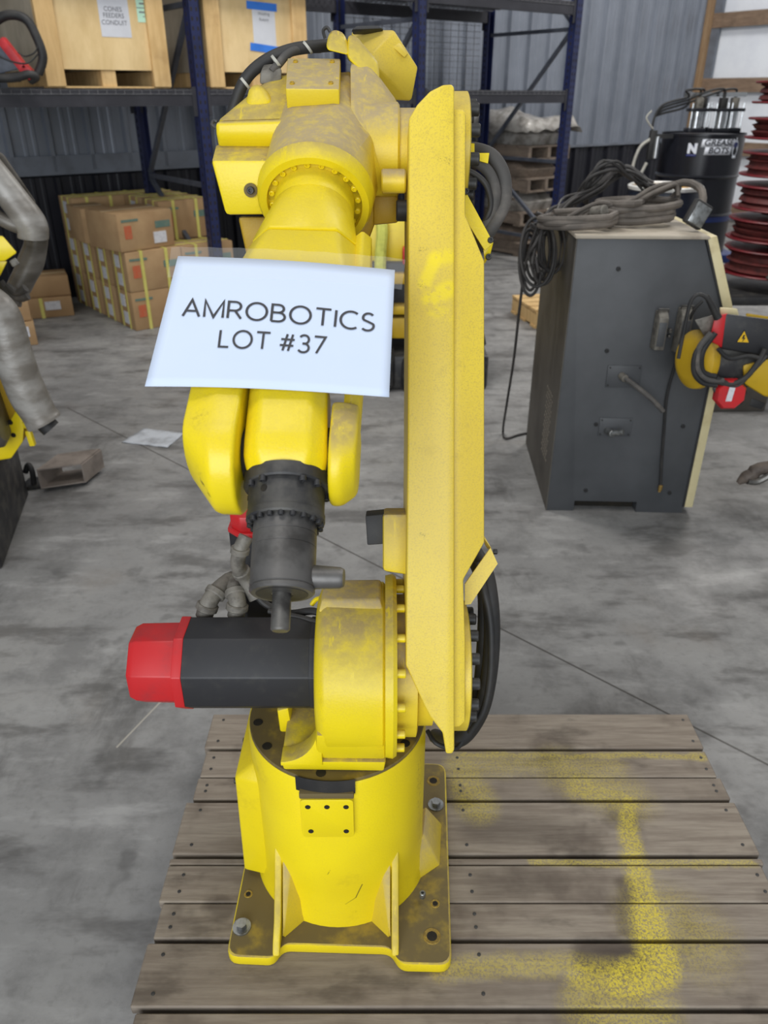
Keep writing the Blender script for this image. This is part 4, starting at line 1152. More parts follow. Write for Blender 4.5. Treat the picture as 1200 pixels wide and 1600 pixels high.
def wire_deck(t0, t1, z):
    m = MB(); t = t0 + 0.06
    while t < t1 - 0.03:
        a, b = W(t, -0.022, z), W(t, DEP + 0.02, z)
        m.bar(a, b, 0.005, 0.005)
        m.bar(a, a - Vector((0, 0, 0.028)), 0.004, 0.004, WN)
        t += 0.055
    n = 0.0
    while n < DEP:
        m.bar(W(t0 + 0.04, n, z - 0.005), W(t1 - 0.04, n, z - 0.005), 0.005, 0.005); n += 0.11
    m.bar(W(t0 + 0.04, -0.024, z - 0.027), W(t1 - 0.04, -0.024, z - 0.027), 0.004, 0.004)
    o = m.build('wire_deck', M['wire'], rack, smooth=0); o['kind'] = 'stuff'
for t0, t1 in zip(POSTS, POSTS[1:]):
    for z0, z1 in ((1.437, 1.525), (2.10, 2.19)):
        beam(t0, t1, 0.0, z0, z1); beam(t0, t1, DEP, z0, z1)
    wire_deck(t0, t1, 1.531); wire_deck(t0, t1, 2.196)
# dark boarding seen under the upper deck
m = MB(); m.box(W(2.7, 0.55, 2.23), (1.55, 0.9, 0.045), WROT); m.build('deck_panel', M['brace'], rack, smooth=0)
# wire mesh panel at the back of the middle bay
m = MB(); t = 1.92
while t < 3.5:
    m.bar(W(t, DEP + 0.05, 1.55), W(t, DEP + 0.05, 2.09), 0.004, 0.004, WN); t += 0.10
z = 1.58
while z < 2.1:
    m.bar(W(1.90, DEP + 0.05, z), W(3.5, DEP + 0.05, z), 0.004, 0.004); z += 0.05
o = m.build('back_mesh', M['wire'], rack, smooth=0); o['kind'] = 'stuff'

# ---- crates on the shelf
M['ply'] = wood('pale_plywood', (226, 200, 152), (206, 178, 128), (170, 140, 98), stretch=(3, 3, 1), scale=2.2, dirt=0.2)
M['ply_grey'] = wood('weathered_plywood', (196, 186, 168), (172, 162, 144), (130, 120, 106), stretch=(3, 3, 1), scale=2.2, dirt=0.3)
M['lumber'] = wood('crate_lumber', (220, 188, 136), (196, 162, 110), (150, 118, 78), stretch=(8, 8, 1), scale=3, dirt=0.3)
ZD = 1.536
def crate(name, label, t0, t1, n0, depth, h, side_mat='ply_grey', front='ply'):
    root = thing(name, label, 'crate', W((t0 + t1) / 2, n0 + depth / 2, ZD), WROT, local=True)
    w = t1 - t0
    for sx in (-1, 0, 1):
        m = MB(); m.box((sx * (w / 2 - 0.05), 0, 0.052), (0.09, depth - 0.02, 0.088), None, 0.003, 1); m.build('skid', M['lumber'], root)
    m = MB(); m.box((0, -depth / 2 + 0.03, 0.005), (w, 0.06, 0.010)); m.build('base_board', M['lumber'], root)
    zb = 0.097
    m = MB(); m.box((0, -depth / 2 + 0.012, zb + h / 2), (w - 0.002, 0.018, h), None, 0.001, 1); m.build('front_panel', M[front], root)
    m = MB(); m.box((0, depth / 2 - 0.012, zb + h / 2), (w, 0.018, h)); m.build('back_panel', M[side_mat], root)
    for s in (-1, 1):
        m = MB(); m.box((s * (w / 2 - 0.012), 0, zb + h / 2), (0.018, depth - 0.045, h)); m.build('side_panel', M[side_mat], root)
        m = MB(); m.box((s * (w / 2 - 0.055), -depth / 2 - 0.012, (zb + h) / 2 + 0.004), (0.11, 0.03, zb + h - 0.005), None, 0.003, 1); m.build('corner_batten', M['lumber'], root)
    m = MB(); m.box((0, 0, zb + h + 0.01), (w, depth, 0.02)); m.build('lid', M[front], root)
    return root, w, depth, zb
c1, w1, d1, zb = crate('plywood_crate', 'pale plywood crate with a printed sheet reading CONES FEEDERS CONDUIT', -0.94, -0.17, 0.06, 0.92, 0.80)
yf = -d1 / 2 + 0.0025
def sheet_on(root, x, z, w, h, y, mat, name, tilt=0.0):
    u = Vector((math.cos(tilt), 0, math.sin(tilt))); v = Vector((-math.sin(tilt), 0, math.cos(tilt)))
    o = Vector((x, y, z))
    return decal([o - u * w / 2 - v * h / 2, o + u * w / 2 - v * h / 2, o + u * w / 2 + v * h / 2, o - u * w / 2 + v * h / 2], M[mat], name, root, 0.0012)
def local_of(root, p):
    return Matrix.Rotation(-root.rotation_euler.z, 3, 'Z') @ (Vector(p) - root.location)
def on_front(root, px, py, y):
    """local x,z of a point seen on the root's plane local y"""
    nrm = Matrix.Rotation(root.rotation_euler.z, 3, 'Z') @ Vector((0, 1, 0))
    p0 = root.location + nrm * y
    return local_of(root, on(px, py, p0, nrm))
a = on_front(c1, 180, 55, yf); b = on_front(c1, 178, 10, yf); l = on_front(c1, 157, 40, yf); r_ = on_front(c1, 204, 42, yf)
sw = (r_ - l).x
sx, sz = (l.x + r_.x) / 2, a.z + 0.0
M['green_paper'] = simple('pale_green_label', srgb(186, 226, 204), srgb(176, 216, 194), 0.7)
sheet_on(c1, sx, sz + 0.17, sw, 0.36, yf, 'sheet_paper', 'paper_sheet')
for k, (wd, py) in enumerate((('CONES', 15), ('FEEDERS', 25), ('CONDUIT', 36))):
    q = on_front(c1, 182, py + 3, yf)
    flat_text(wd, 0.034, Vector((sx - 0.005, yf - 0.0022, q.z)), (1, 0, 0), (0, 0, 1), M['ink_gray'], 'lettering', c1)
l = on_front(c1, 214, 20, yf); r_ = on_front(c1, 237, 20, yf); bt = on_front(c1, 225, 35, yf)
sheet_on(c1, (l.x + r_.x) / 2, bt.z + 0.11, r_.x - l.x, 0.22, yf, 'green_paper', 'green_label')
for i in range(7):
    m = MB(); m.box(((l.x + r_.x) / 2 + random.uniform(-0.01, 0.01), yf - 0.0018, bt.z + 0.03 + i * 0.022), (0.04 + 0.02 * (i % 3), 0.0006, 0.004 + 0.004 * (i % 2))); m.build('print_line', M['ink_gray'], c1, smooth=0)
# scrape marks
c2, w2, d2, zb = crate('plywood_crate', 'pale plywood crate with a notice held by two strips of blue tape', 0.10, 0.86, 0.06, 0.92, 0.80)
yf = -d2 / 2 + 0.0025
l = on_front(c2, 395, 40, yf); r_ = on_front(c2, 430, 40, yf); bt = on_front(c2, 412, 76, yf); tpz = on_front(c2, 412, 10, yf)
M['blue_tape'] = simple('blue_masking_tape', srgb(52, 120, 214), srgb(46, 110, 200), 0.6)
cxm2 = (l.x + r_.x) / 2
sheet_on(c2, cxm2, (bt.z + tpz.z) / 2, r_.x - l.x, tpz.z - bt.z, yf, 'sheet_paper', 'paper_sheet')
sheet_on(c2, cxm2 - 0.01, tpz.z, (r_.x - l.x) * 1.32, 0.045, yf - 0.0016, 'blue_tape', 'tape_strip', -0.03)
sheet_on(c2, cxm2, bt.z, (r_.x - l.x) * 1.36, 0.045, yf - 0.0016, 'blue_tape', 'tape_strip', -0.09)
for wd, py in (('Welding', 24), ('Rotary', 33)):
    q = on_front(c2, 412, py, yf)
    flat_text(wd, 0.026, Vector((cxm2, yf - 0.0022, q.z)), (1, 0, 0), (0, 0, 1), M['ink_gray'], 'lettering', c2)
crate('plywood_crate', 'grey weathered plywood crate at the left end of the rack shelf', -1.78, -1.42, 0.35, 0.70, 0.80, front='ply_grey')

# ---- wire-feeder with black conduit loop on the shelf, left edge
feeder = thing('wire_feeder', 'red and grey wire feeder with a looped black conduit on the rack shelf', 'wire feeder', W(-1.22, 0.12, ZD))
M['red_dull'] = simple('dull_red_paint', srgb(196, 46, 52), srgb(160, 34, 40), 0.5, scale=14)
M['feeder_grey'] = simple('blue_grey_case', srgb(86, 92, 104), srgb(66, 70, 80), 0.5, scale=14)
FY = 4.93
m = MB(); m.hull([at_Y(-30, 72, FY), at_Y(5, 72, FY), at_Y(30, 108, FY), at_Y(-30, 122, FY), at_Y(-30, 72, FY + .2), at_Y(5, 72, FY + .2), at_Y(30, 108, FY + .2), at_Y(-30, 122, FY + .2)], 0.006); m.build('case', M['feeder_grey'], feeder)
m = MB(); m.bar(at_Y(2, 62, FY - 0.02), at_Y(40, 110, FY - 0.02), 0.05, 0.045, bev=0.004); m.bar(at_Y(36, 104, FY - 0.02), at_Y(52, 120, FY - 0.02), 0.05, 0.05, bev=0.004); m.build('guard_bar', M['red_dull'], feeder)
m = MB(); m.hull([at_Y(-30, 118, FY), at_Y(30, 112, FY), at_Y(34, 128, FY), at_Y(-30, 130, FY), at_Y(-30, 118, FY + .2), at_Y(30, 112, FY + .2), at_Y(34, 128, FY + .2), at_Y(-30, 130, FY + .2)], 0.005); m.build('foot', M['rubber'], feeder)
m = MB(); m.tube([at_Y(-20, 42, FY), at_Y(10, 24, FY), at_Y(40, 30, FY), at_Y(58, 60, FY), at_Y(67, 90, FY), at_Y(60, 115, FY)], 0.024, 12); m.build('conduit', M['rubber'], feeder)
m = MB(); m.tube([at_Y(-20, 122, FY - .04), at_Y(20, 122, FY - .04), at_Y(45, 116, FY - .04), at_Y(56, 120, FY - .02), at_Y(48, 126, FY)], 0.022, 12); m.build('conduit', M['rubber'], feeder)
m = MB(); m.tube([at_Y(28, 82, FY - .03), at_Y(40, 88, FY - .03), at_Y(56, 80, FY - .03), at_Y(60, 60, FY)], 0.004, 8); m.build('signal_cable', M['rubber'], feeder)
m = MB(); m.tube([at_Y(-10, 84, FY - .03), at_Y(15, 95, FY - .05), at_Y(42, 99, FY - .05), at_Y(60, 84, FY - .01)], 0.004, 8); m.build('signal_cable', M['rubber'], feeder)

# ================================================================== strapped cartons on the floor under the rack
def mat_card():
    k = NT('brown_cardboard')
    info = k.n('ShaderNodeObjectInfo')
    f = k.noise(6, 4, 0.6)
    c = k.mix(k.ramp(f, 0.3, 0.7), srgb(178, 148, 110), srgb(162, 131, 96))
    c = k.mix(k.ramp(info.outputs['Random'], 0, 1, 0, 0.5), c, srgb(150, 120, 86))
    return k.out(c, 0.8, 0, 0.2)
M['card'] = mat_card()
M['strap'] = simple('yellow_strapping', srgb(210, 202, 112), srgb(198, 190, 100), 0.45)
M['label'] = simple('white_label', srgb(206, 206, 210), srgb(190, 190, 196), 0.7, scale=60, lo=0.5, hi=0.6)
M['print_red'] = simple('faded_red_print', srgb(190, 92, 60), srgb(176, 110, 76), 0.8, scale=60)
M['print_teal'] = simple('faded_teal_print', srgb(92, 118, 108), srgb(110, 126, 110), 0.8, scale=60)
M['pk_tape'] = simple('buff_packing_tape', srgb(200, 176, 136), srgb(190, 164, 124), 0.35)
CW, CD, CH = 0.42, 0.30, 0.272
CROT = WROT + R(2)
def carton_proto(straps=True, dims=(CW, CD, CH), prints=True, labels=2):
    root = thing('carton', '', 'carton', local=True)
    w, d, h = dims
    m = MB(); m.box((0, 0, h / 2), (w - 0.006, d - 0.006, h - 0.003), None, 0.004, 2); m.build('box', M['card'], root)
    m = MB(); m.box((0, 0, h - 0.001), (w - 0.02, 0.05, 0.002)); m.build('sealing_tape', M['pk_tape'], root, smooth=0)
    if straps:
        # bands run round in both upright directions
        for x in (-w * 0.22, w * 0.22):
            m = MB()
            for s in (-1, 1): m.box((x, s * (d / 2 - 0.0015), h / 2), (0.022, 0.004, h + 0.001))
            m.box((x, 0, h), (0.022, d, 0.003)); m.build('strap', M['strap'], root, smooth=0)
        for y in (-d * 0.2, d * 0.22):
            m = MB()
            for s in (-1, 1): m.box((s * (w / 2 - 0.0015), y, h / 2), (0.004, 0.02, h + 0.001))
            m.box((0, y, h), (w, 0.02, 0.0034)); m.build('strap', M['strap'], root, smooth=0)
    for k in range(labels):
        m = MB(); m.box((-w / 2 + 0.001, d * 0.05 - 0.02 * k, h * (0.72 - 0.45 * k)), (0.005, 0.075, 0.085)); m.build('address_label', M['label'], root, smooth=0)
    if prints:
        m = MB(); m.box((-w * 0.33, -d / 2 + 0.002, h * 0.5), (0.055, 0.0035, 0.085)); m.build('red_print', M['print_red'], root, smooth=0)
        m = MB(); m.box((w * 0.30, -d / 2 + 0.002, h * 0.62), (0.12, 0.0035, 0.045)); m.build('teal_print', M['print_teal'], root, smooth=0)
        m = MB(); m.box((-w * 0.28, -d / 2 + 0.002, h * 0.80), (0.13, 0.0035, 0.016)); m.build('teal_print', M['print_teal'], root, smooth=0)
    return root
cor = at_z(213, 518)
ux = Vector((math.cos(CROT), math.sin(CROT), 0)); uy = Vector((-math.sin(CROT), math.cos(CROT), 0))
cp0 = carton_proto()
used0 = False
rank = {0: 'bottom', 1: 'middle', 2: 'top'}
colw = {0: 'left', 1: 'right'}
roww = {0: 'front', 1: 'second', 2: 'third', 3: 'rear'}
for lay in range(3):
    for row in range(4):
        for col in range(2):
            if lay == 2 and row == 0: continue
            if lay == 2 and row in (1, 2) and col == 0: continue
            # cartons with no face in view are left out
            if lay < 2 and col == 1 and row in (1, 2, 3) : continue
            o = cp0 if not used0 else copy_tree(cp0); used0 = True
            p = cor + ux * (CW / 2 + col * CW) + uy * (CD / 2 + row * CD)
            o.location = (p.x, p.y, lay * CH); o.rotation_euler = (0, 0, CROT)
            o['label'] = f'yellow-strapped carton in the {rank[lay]} layer, {roww[row]} row, {colw[col]} column of the stack'
            o['group'] = 'strapped cartons under the rack'
big = carton_proto(False, (0.44, 0.42, 0.25), True, 0); tag(big, 'large loose brown carton with a white label resting askew on the front of the stack', 'carton')
p = cor + ux * 0.165 + uy * 0.24; big.location = (p.x, p.y, 2 * CH + 0.002); big.rotation_euler = (0, 0, CROT + R(9))
m = MB(); m.box((0.10, -0.21, 0.07), (0.10, 0.006, 0.075)); m.build('address_label', M['label'], big, smooth=0)
b2 = carton_proto(False, (0.22, 0.36, 0.24), False, 0); tag(b2, 'tilted plain brown carton left of the large loose carton on the stack', 'carton')
p = cor + ux * 0.04 + uy * 0.68; b2.location = (p.x + 0.0, p.y, 2 * CH + 0.002); b2.rotation_euler = (0, 0, CROT + R(-3))
# four small cartons at the far left
def small_carton(px, py, w, d, h, z, rot, label, lab=True, strap=False):
    r = carton_proto(False, (w, d, h), False, 0); tag(r, label, 'carton')
    p = at_z(px, py, 0); r.location = (p.x, p.y, z); r.rotation_euler = (0, 0, rot)
    if lab:
        m = MB(); m.box((w * 0.1, -d / 2, h * 0.6), (0.11, 0.006, h * 0.42)); m.build('address_label', M['label'], r, smooth=0)
    if strap:
        m = MB(); m.box((-w * 0.12, -d / 2 + 0.001, h / 2), (0.025, 0.006, h)); m.build('strap', M['strap'], r, smooth=0)
    return r
small_carton(78, 490, 0.36, 0.28, 0.15, 0.0, WROT - R(15), 'flat brown carton with a yellow strap on the floor beside the carton stack', True, True)
small_carton(79, 489, 0.34, 0.27, 0.15, 0.152, WROT - R(12), 'plain flat brown carton on top of the yellow-strapped flat carton', False)
small_carton(30, 535, 0.24, 0.24, 0.16, 0.0, WROT - R(12), 'small brown carton with a cream label on the floor behind the silver-sleeved robot', True)
small_carton(27, 534, 0.24, 0.24, 0.17, 0.162, WROT - R(10), 'small orange-brown carton stacked on the cream-labelled carton', False)

# red machine parts behind the left rack post
for i, (px, py, s) in enumerate(((300, 392, 0.13), (352, 396, 0.15))):
    q = at_z(px, py + 18, 0.0)
    t_ = thing('red_pump', ('dark red pump casing on the floor left of the rack post', 'dark red pump casing on the floor between rack post and robot')[i], 'pump', (q.x, q.y, 0))
    m = MB(); m.lathe((q.x - 0.2, q.y, 0.2), (1, 0.3, 0), [(0, 0), (0, s * 0.7), (0.05, s), (0.18, s), (0.22, s * 0.6), (0.34, s * 0.55), (0.36, 0)], 20); m.build('casing', M['red_dull'], t_)
    m = MB(); m.box((q.x, q.y, 0.03), (0.4, 0.3, 0.06), None, 0.005); m.build('foot', M['rubber'], t_)
    m = MB(); m.cyl((q.x + 0.02, q.y, 0.25), (q.x + 0.02, q.y, 0.45), 0.06, 16, ch=0.01); m.build('spout', M['red_dull'], t_)

# ================================================================== wrapped stack of pallets right of the rack
M['grey_wood'] = wood('old_grey_pallet_wood', (140, 126, 112), (112, 100, 90), (84, 74, 66), stretch=(10, 2, 10), scale=3, dirt=0.4)
PWD, PDD = 0.62, 0.95
def bg_pallet(label, loc, rot, wood_m, dims=(PWD, PDD), n=6):
    r = thing('wooden_pallet', label, 'pallet', loc, rot, local=True)
    w, d = dims
    for k in range(n):
        y = -d / 2 + (k + 0.5) * d / n
        m = MB(); m.box((0, y, 0.127), (w, d / n - 0.02, 0.016)); m.build('deck_board', M[wood_m], r, smooth=0)
    for k in range(3):
        m = MB(); m.box((-w / 2 + 0.03 + k * (w - 0.06) / 2, 0, 0.068), (0.045, d, 0.10)); m.build('stringer', M[wood_m], r, smooth=0)
    for y in (-d / 2 + 0.05, 0, d / 2 - 0.05):
        m = MB(); m.box((0, y, 0.009), (w, 0.09, 0.016)); m.build('bottom_board', M[wood_m], r, smooth=0)
    return r
sp = at_z(806, 398)
spos = Vector((sp.x - 0.04, sp.y + 0.42, 0))
names = ('lowest', 'second', 'third', 'fourth', 'topmost')
z = 0.0
def wrap_mat():
    k = NT('grey_stretch_film')
    f = k.noise(9, 4, 0.6)
    c = k.mix(k.ramp(f, 0.35, 0.7), srgb(176, 172, 166), srgb(120, 115, 108))
    k.bump(f, 0.5, 0.02)
    k.b.inputs['Transmission Weight'].default_value = 0.0
    return k.out(c, 0.25, 0, 0.6)
M['film'] = wrap_mat()
zs_ = [0.0, 0.30, 0.62, 0.92]
for i, zz in enumerate(zs_):
    bg_pallet(f'grey wooden pallet, {names[i]} of the film-wrapped stack by the rack', (spos.x + 0.02 * (i % 2), spos.y, zz), WROT + R((2, -3, 4, 0)[i]), 'grey_wood')
    # the load lying on it
    load = thing('scrap_bundle', f'grey wrapped bundle lying on the {names[i]} pallet of the stack', 'bundle', (spos.x, spos.y, zz + 0.137), WROT, local=True)
    hgt = (0.155, 0.175, 0.155, 0.20)[i]
    mm = MB(); pts = []
    for k in range(40):
        a = 2 * math.pi * k / 40
        for lv, rr in ((0, 0.92), (0.5, 1.0), (1.0, 0.72)):
            jx = 0.02 * math.sin(k * 5.1 + lv * 3)
            cx_ = max(-1, min(1, 1.25 * math.cos(a))); sy_ = max(-1, min(1, 1.25 * math.sin(a)))
            pts.append((cx_ * (PWD / 2 - 0.03) * rr + jx, sy_ * (PDD / 2 - 0.03) * rr, hgt * lv))
    V = [[pts[k * 3 + l] for k in range(40)] + [pts[l]] for l in range(3)]
    mm.sheet(V); mm.sheet([V[2], [(0, 0, hgt * 1.08)] * 41]); bmesh.ops.remove_doubles(mm.bm, verts=mm.bm.verts, dist=0.001)
    mm.build('wrapped_load', M['film'] if i in (1, 3) else M['grey_wood'], load, smooth=50)
    for k in range(3):
        m = MB(); m.bar((-PWD / 2 + 0.03, -0.3 + 0.3 * k, hgt * 0.55), (PWD / 2 - 0.03, -0.28 + 0.3 * k, hgt * 0.55), 0.05, 0.06); m.build('timber_offcut', M['grey_wood'], load, smooth=0)
# plastic sheet over the top
tarp = thing('plastic_sheet', 'crumpled grey plastic sheet draped over the top of the pallet stack', 'sheet', (spos.x, spos.y, 1.2), WROT, local=True)
m = MB(); rows_ = []
for j in range(15):
    row = []
    for i in range(21):
        x = (i / 20 - 0.5) * 0.80; y = (j / 14 - 0.5) * 1.12
        ed = max(abs(x) / 0.33, abs(y) / 0.48)
        h = 0.09 + 0.08 * mnoise.noise(Vector((x * 5, y * 5, 1))) - max(0, ed - 1) * 0.55 + 0.10 * max(0, 1 - (abs(x + 0.1) + abs(y - 0.05)) * 2)
        row.append((x, y, h))
    rows_.append(row)
m.sheet(rows_); o = m.build('film', M['film'], tarp, smooth=60)
s_ = o.modifiers.new('thickness', 'SOLIDIFY'); s_.thickness = 0.003
# small pale pallet beyond the cabinet
sp2 = at_z(850, 513)
bg_pallet('small pale wooden pallet on the floor behind the grey controller cabinet', (sp2.x + 0.12, sp2.y + 0.28, 0), R(12), 'lumber', (0.50, 0.5), 4)

# ================================================================== machine standing between robot and rack
mach = thing('yellow_positioner', 'yellow and black machine with yellow webbing behind the upright robot', 'machine', (0.12, 4.55, 0))
def mp(m, name, mat): return m.build(name, M[mat], mach)
m = MB(); m.box((0.12, 4.55, 0.10), (0.95, 0.6, 0.20), None, 0.02); m.box((-0.05, 4.30, 0.12), (0.22, 0.2, 0.23), None, 0.04, 3); m.box((0.2, 4.30, 0.1), (0.2, 0.2, 0.2), None, 0.04, 3); mp(m, 'base', 'flange_black')
for z0, z1, y in ((0.28, 0.40, 4.32), (0.42, 0.47, 4.30), (0.58, 0.64, 4.33)):
    m = MB(); m.hull([(-0.25, y, z0), (0.55, y, z0), (-0.25, y, z1), (0.55, y, z1), (-0.25, y + .4, z0), (0.55, y + .4, z0), (-0.25, y + .4, z1), (0.55, y + .4, z1)], 0.01)
    mp(m, 'frame_rail', 'yellow_old')
m = MB(); m.box((0.12, 4.55, 0.55), (0.7, 0.35, 0.28), None, 0.02); mp(m, 'drive_unit', 'black')
m = MB(); m.hull([(-0.22, 4.42, 0.62), (-0.14, 4.42, 0.90), (0.36, 4.42, 0.98), (0.42, 4.42, 0.62), (-0.22, 4.6, 0.62), (-0.14, 4.6, 0.90), (0.36, 4.6, 0.98), (0.42, 4.6, 0.62)], 0.03); mp(m, 'cover', 'yellow')
m = MB(); m.box((0.19, 4.36, 0.73), (0.18, 0.1, 0.09), None, 0.015); mp(m, 'red_switch', 'red_dull')
M['webbing'] = simple('pale_yellow_webbing', srgb(206, 206, 96), srgb(186, 188, 84), 0.7, scale=40)
for x, xa in ((-0.02, 0.0), (0.14, 0.14)):
    m = MB(); m.tube([(x, 4.40, 0.95), (x + 0.01, 4.36, 0.85), (x + xa * 0.4, 4.34, 0.7), (x + xa * 0.7, 4.3, 0.45)], 0.032, 10)
    mp(m, 'webbing', 'webbing')
m = MB(); m.tube([(0.02, 4.30, 0.6), (0.04, 4.24, 0.5), (0.0, 4.24, 0.4), (0.03, 4.26, 0.28)], 0.014, 8); mp(m, 'cable', 'rubber'); m = MB(); m.tube([(0.44, 4.4, 0.35), (0.54, 4.4, 0.30), (0.57, 4.4, 0.22)], 0.025, 8); mp(m, 'cable', 'rubber')

# loose sheet of paper and a scrap of steel channel on the floor
fp = thing('paper_sheet', 'crumpled white sheet lying on the concrete floor left of the robot', 'paper', at_z(238, 684))
m = MB(); rows_ = []
cs_ = [at_z(190, 692), at_z(262, 700), at_z(288, 678), at_z(225, 670)]
for j in range(9):
    rows_.append([cs_[0].lerp(cs_[1], i / 12).lerp(cs_[3].lerp(cs_[2], i / 12), j / 8) + Vector((0, 0, 0.004 + 0.003 * mnoise.noise(Vector((i * .5, j * .5, 0))))) for i in range(13)])
m.sheet(rows_)
M['dirty_paper'] = simple('dirty_paper', srgb(184, 188, 194), srgb(146, 148, 152), 0.8, scale=9, lo=0.42, hi=0.7)
o = m.build('sheet', M['dirty_paper'], fp, smooth=60); s_ = o.modifiers.new('thickness', 'SOLIDIFY'); s_.thickness = 0.0015
# ================================================================== grey controller cabinet
M['cab'] = simple('dark_grey_cabinet_paint', srgb(74, 76, 79), srgb(64, 66, 69), 0.5, scale=4, lo=0.35, hi=0.7)
M['cab_side'] = simple('dusty_cabinet_side', srgb(84, 80, 74), srgb(66, 62, 57), 0.6, scale=4)
M['cab_top'] = simple('dusty_cabinet_top', srgb(172, 162, 146), srgb(138, 128, 114), 0.7, scale=7)
M['cream'] = simple('cream_door_paint', srgb(206, 194, 152), srgb(176, 160, 116), 0.5, scale=9, lo=0.45, hi=0.75)
CAB_R = R(-2.5)
c0 = at_z(854, 798)
cab = thing('controller_cabinet', 'dark grey robot controller cabinet with a cream door edge and cables on top', 'cabinet', (c0.x, c0.y, 0), CAB_R, local=True)
cb = lambda m, name, mat, parent=None, **kw: m.build(name, M[mat], parent or cab, **kw)
CWD, CDP, CHT = 0.548, 0.70, 1.065
prof = [(0, 0.0), (0.11, 0.0), (0.11, 0.045), (0.36, 0.045), (0.36, 0.0), (CWD, 0.0), (CWD, 0.80), (CWD - 0.012, 0.83), (CWD - 0.115, CHT), (0, CHT)]
m = MB(); m.prism(prof, (0, 0.004, 0), X, Z, Yv, CDP - 0.004, 0.003); body = cb(m, 'body', 'cab')
m = MB(); m.box((0.235, 0.30, 0.022), (0.246, 0.5, 0.042)); cb(m, 'fork_slot', 'hole')
m = MB(); m.box((-0.0015, CDP / 2, CHT / 2), (0.004, CDP - 0.004, CHT - 0.004)); side = cb(m, 'side_panel', 'cab_side')
vm_ = None
m = MB(); m.cyl((0, 0, 0), (-0.0012, 0, 0), 0.0075, 8); M['vent'] = simple('pale_perforation', srgb(132, 124, 112), srgb(112, 104, 94), 0.7); vmesh = shared('vent_hole', m, M['vent'])
for i in range(5):
    for j in range(14):
        y = 0.12 + i * 0.03 + (0.015 if j % 2 else 0); z = 0.17 + j * 0.021
        put('vent_hole', vmesh, side, (-0.0036, y, z), world=False)
m = MB(); m.prism([(-0.008, CHT), (CWD - 0.105, CHT), (CWD - 0.098, CHT + 0.006), (CWD - 0.105, CHT + 0.012), (-0.008, CHT + 0.012)], (0, -0.006, 0), X, Z, Yv, CDP + 0.01, 0.002); cb(m, 'top_panel', 'cab_top')
# cream door following the sloped front
off = 0.032
dpts = [(CWD + 0.004, 0.03), (CWD + 0.004, 0.80), (CWD - 0.008, 0.832), (CWD - 0.108, CHT + 0.004)]
outer = [(CWD + 0.004 + off, 0.03), (CWD + 0.004 + off, 0.805), (CWD - 0.008 + off, 0.84), (CWD - 0.10 + 0.022, CHT + 0.012)]
m = MB(); m.prism(dpts + outer[::-1], (0, -0.002, 0), X, Z, Yv, CDP, 0.002); door = cb(m, 'door', 'cream')
m = MB(); m.prism([(p[0] - 0.007, p[1]) for p in dpts] + dpts[::-1], (0, 0.0, 0), X, Z, Yv, CDP - 0.01); cb(m, 'door_seal', 'rubber')
def cab_at(px, py, y=0.0):
    nrm = Matrix.Rotation(CAB_R, 3, 'Z') @ Vector((0, 1, 0))
    return local_of(cab, on(px, py, cab.location + nrm * (y + 0.004), nrm))
scr = bolt_mesh(0.008, 0.006, 'rubber')
for px, py in ((966, 420), (948, 548), (931, 663), (915, 766), (1067, 666), (1046, 770), (1074, 560)):
    put('screw', scr, cab, cab_at(px, py), axis_rot((0, -1, 0)), world=False)
for cx_, cy_, wd, hh_ in ((974, 588, 0.125, 0.085), (961, 667, 0.125, 0.075)):
    p = cab_at(cx_, cy_); m = MB(); m.box((p.x, 0.002, p.z), (wd, 0.006, hh_), None, 0.0015); pl = cb(m, 'connector_plate', 'cab')
    s_m = bolt_mesh(0.0032, 0.003, 'bolt_dark')
    for sx in (-1, 1):
        for sz in (-1, 1): put('screw', s_m, pl, (p.x + sx * (wd / 2 - 0.008), -0.001, p.z + sz * (hh_ / 2 - 0.008)), axis_rot((0, -1, 0)), world=False)
a = cab_at(970, 586); b = cab_at(1034, 629)
m = MB(); m.cyl((a.x, 0.0, a.z), (a.x + 0.01, -0.03, a.z - 0.004), 0.014, 14, ch=0.002); cb(m, 'cable_gland', 'grey_conn')
m = MB(); m.tube([(a.x + 0.01, -0.025, a.z - 0.003), (a.x + 0.05, -0.06, a.z - 0.025), (a.x + 0.10, -0.085, a.z - 0.06), (b.x - 0.02, -0.09, b.z + 0.0)], 0.009, 10); cb(m, 'power_cable', 'hose_gray')
a = cab_at(957, 670); m = MB(); m.cyl((a.x - 0.022, 0.004, a.z - 0.008), (a.x - 0.008, -0.04, a.z - 0.004), 0.014, 14, ch=0.002); m.cyl((a.x - 0.008, -0.035, a.z - 0.002), (a.x + 0.026, -0.06, a.z + 0.012), 0.011, 14, ch=0.002); cb(m, 'elbow_fitting', 'bolt_zinc')
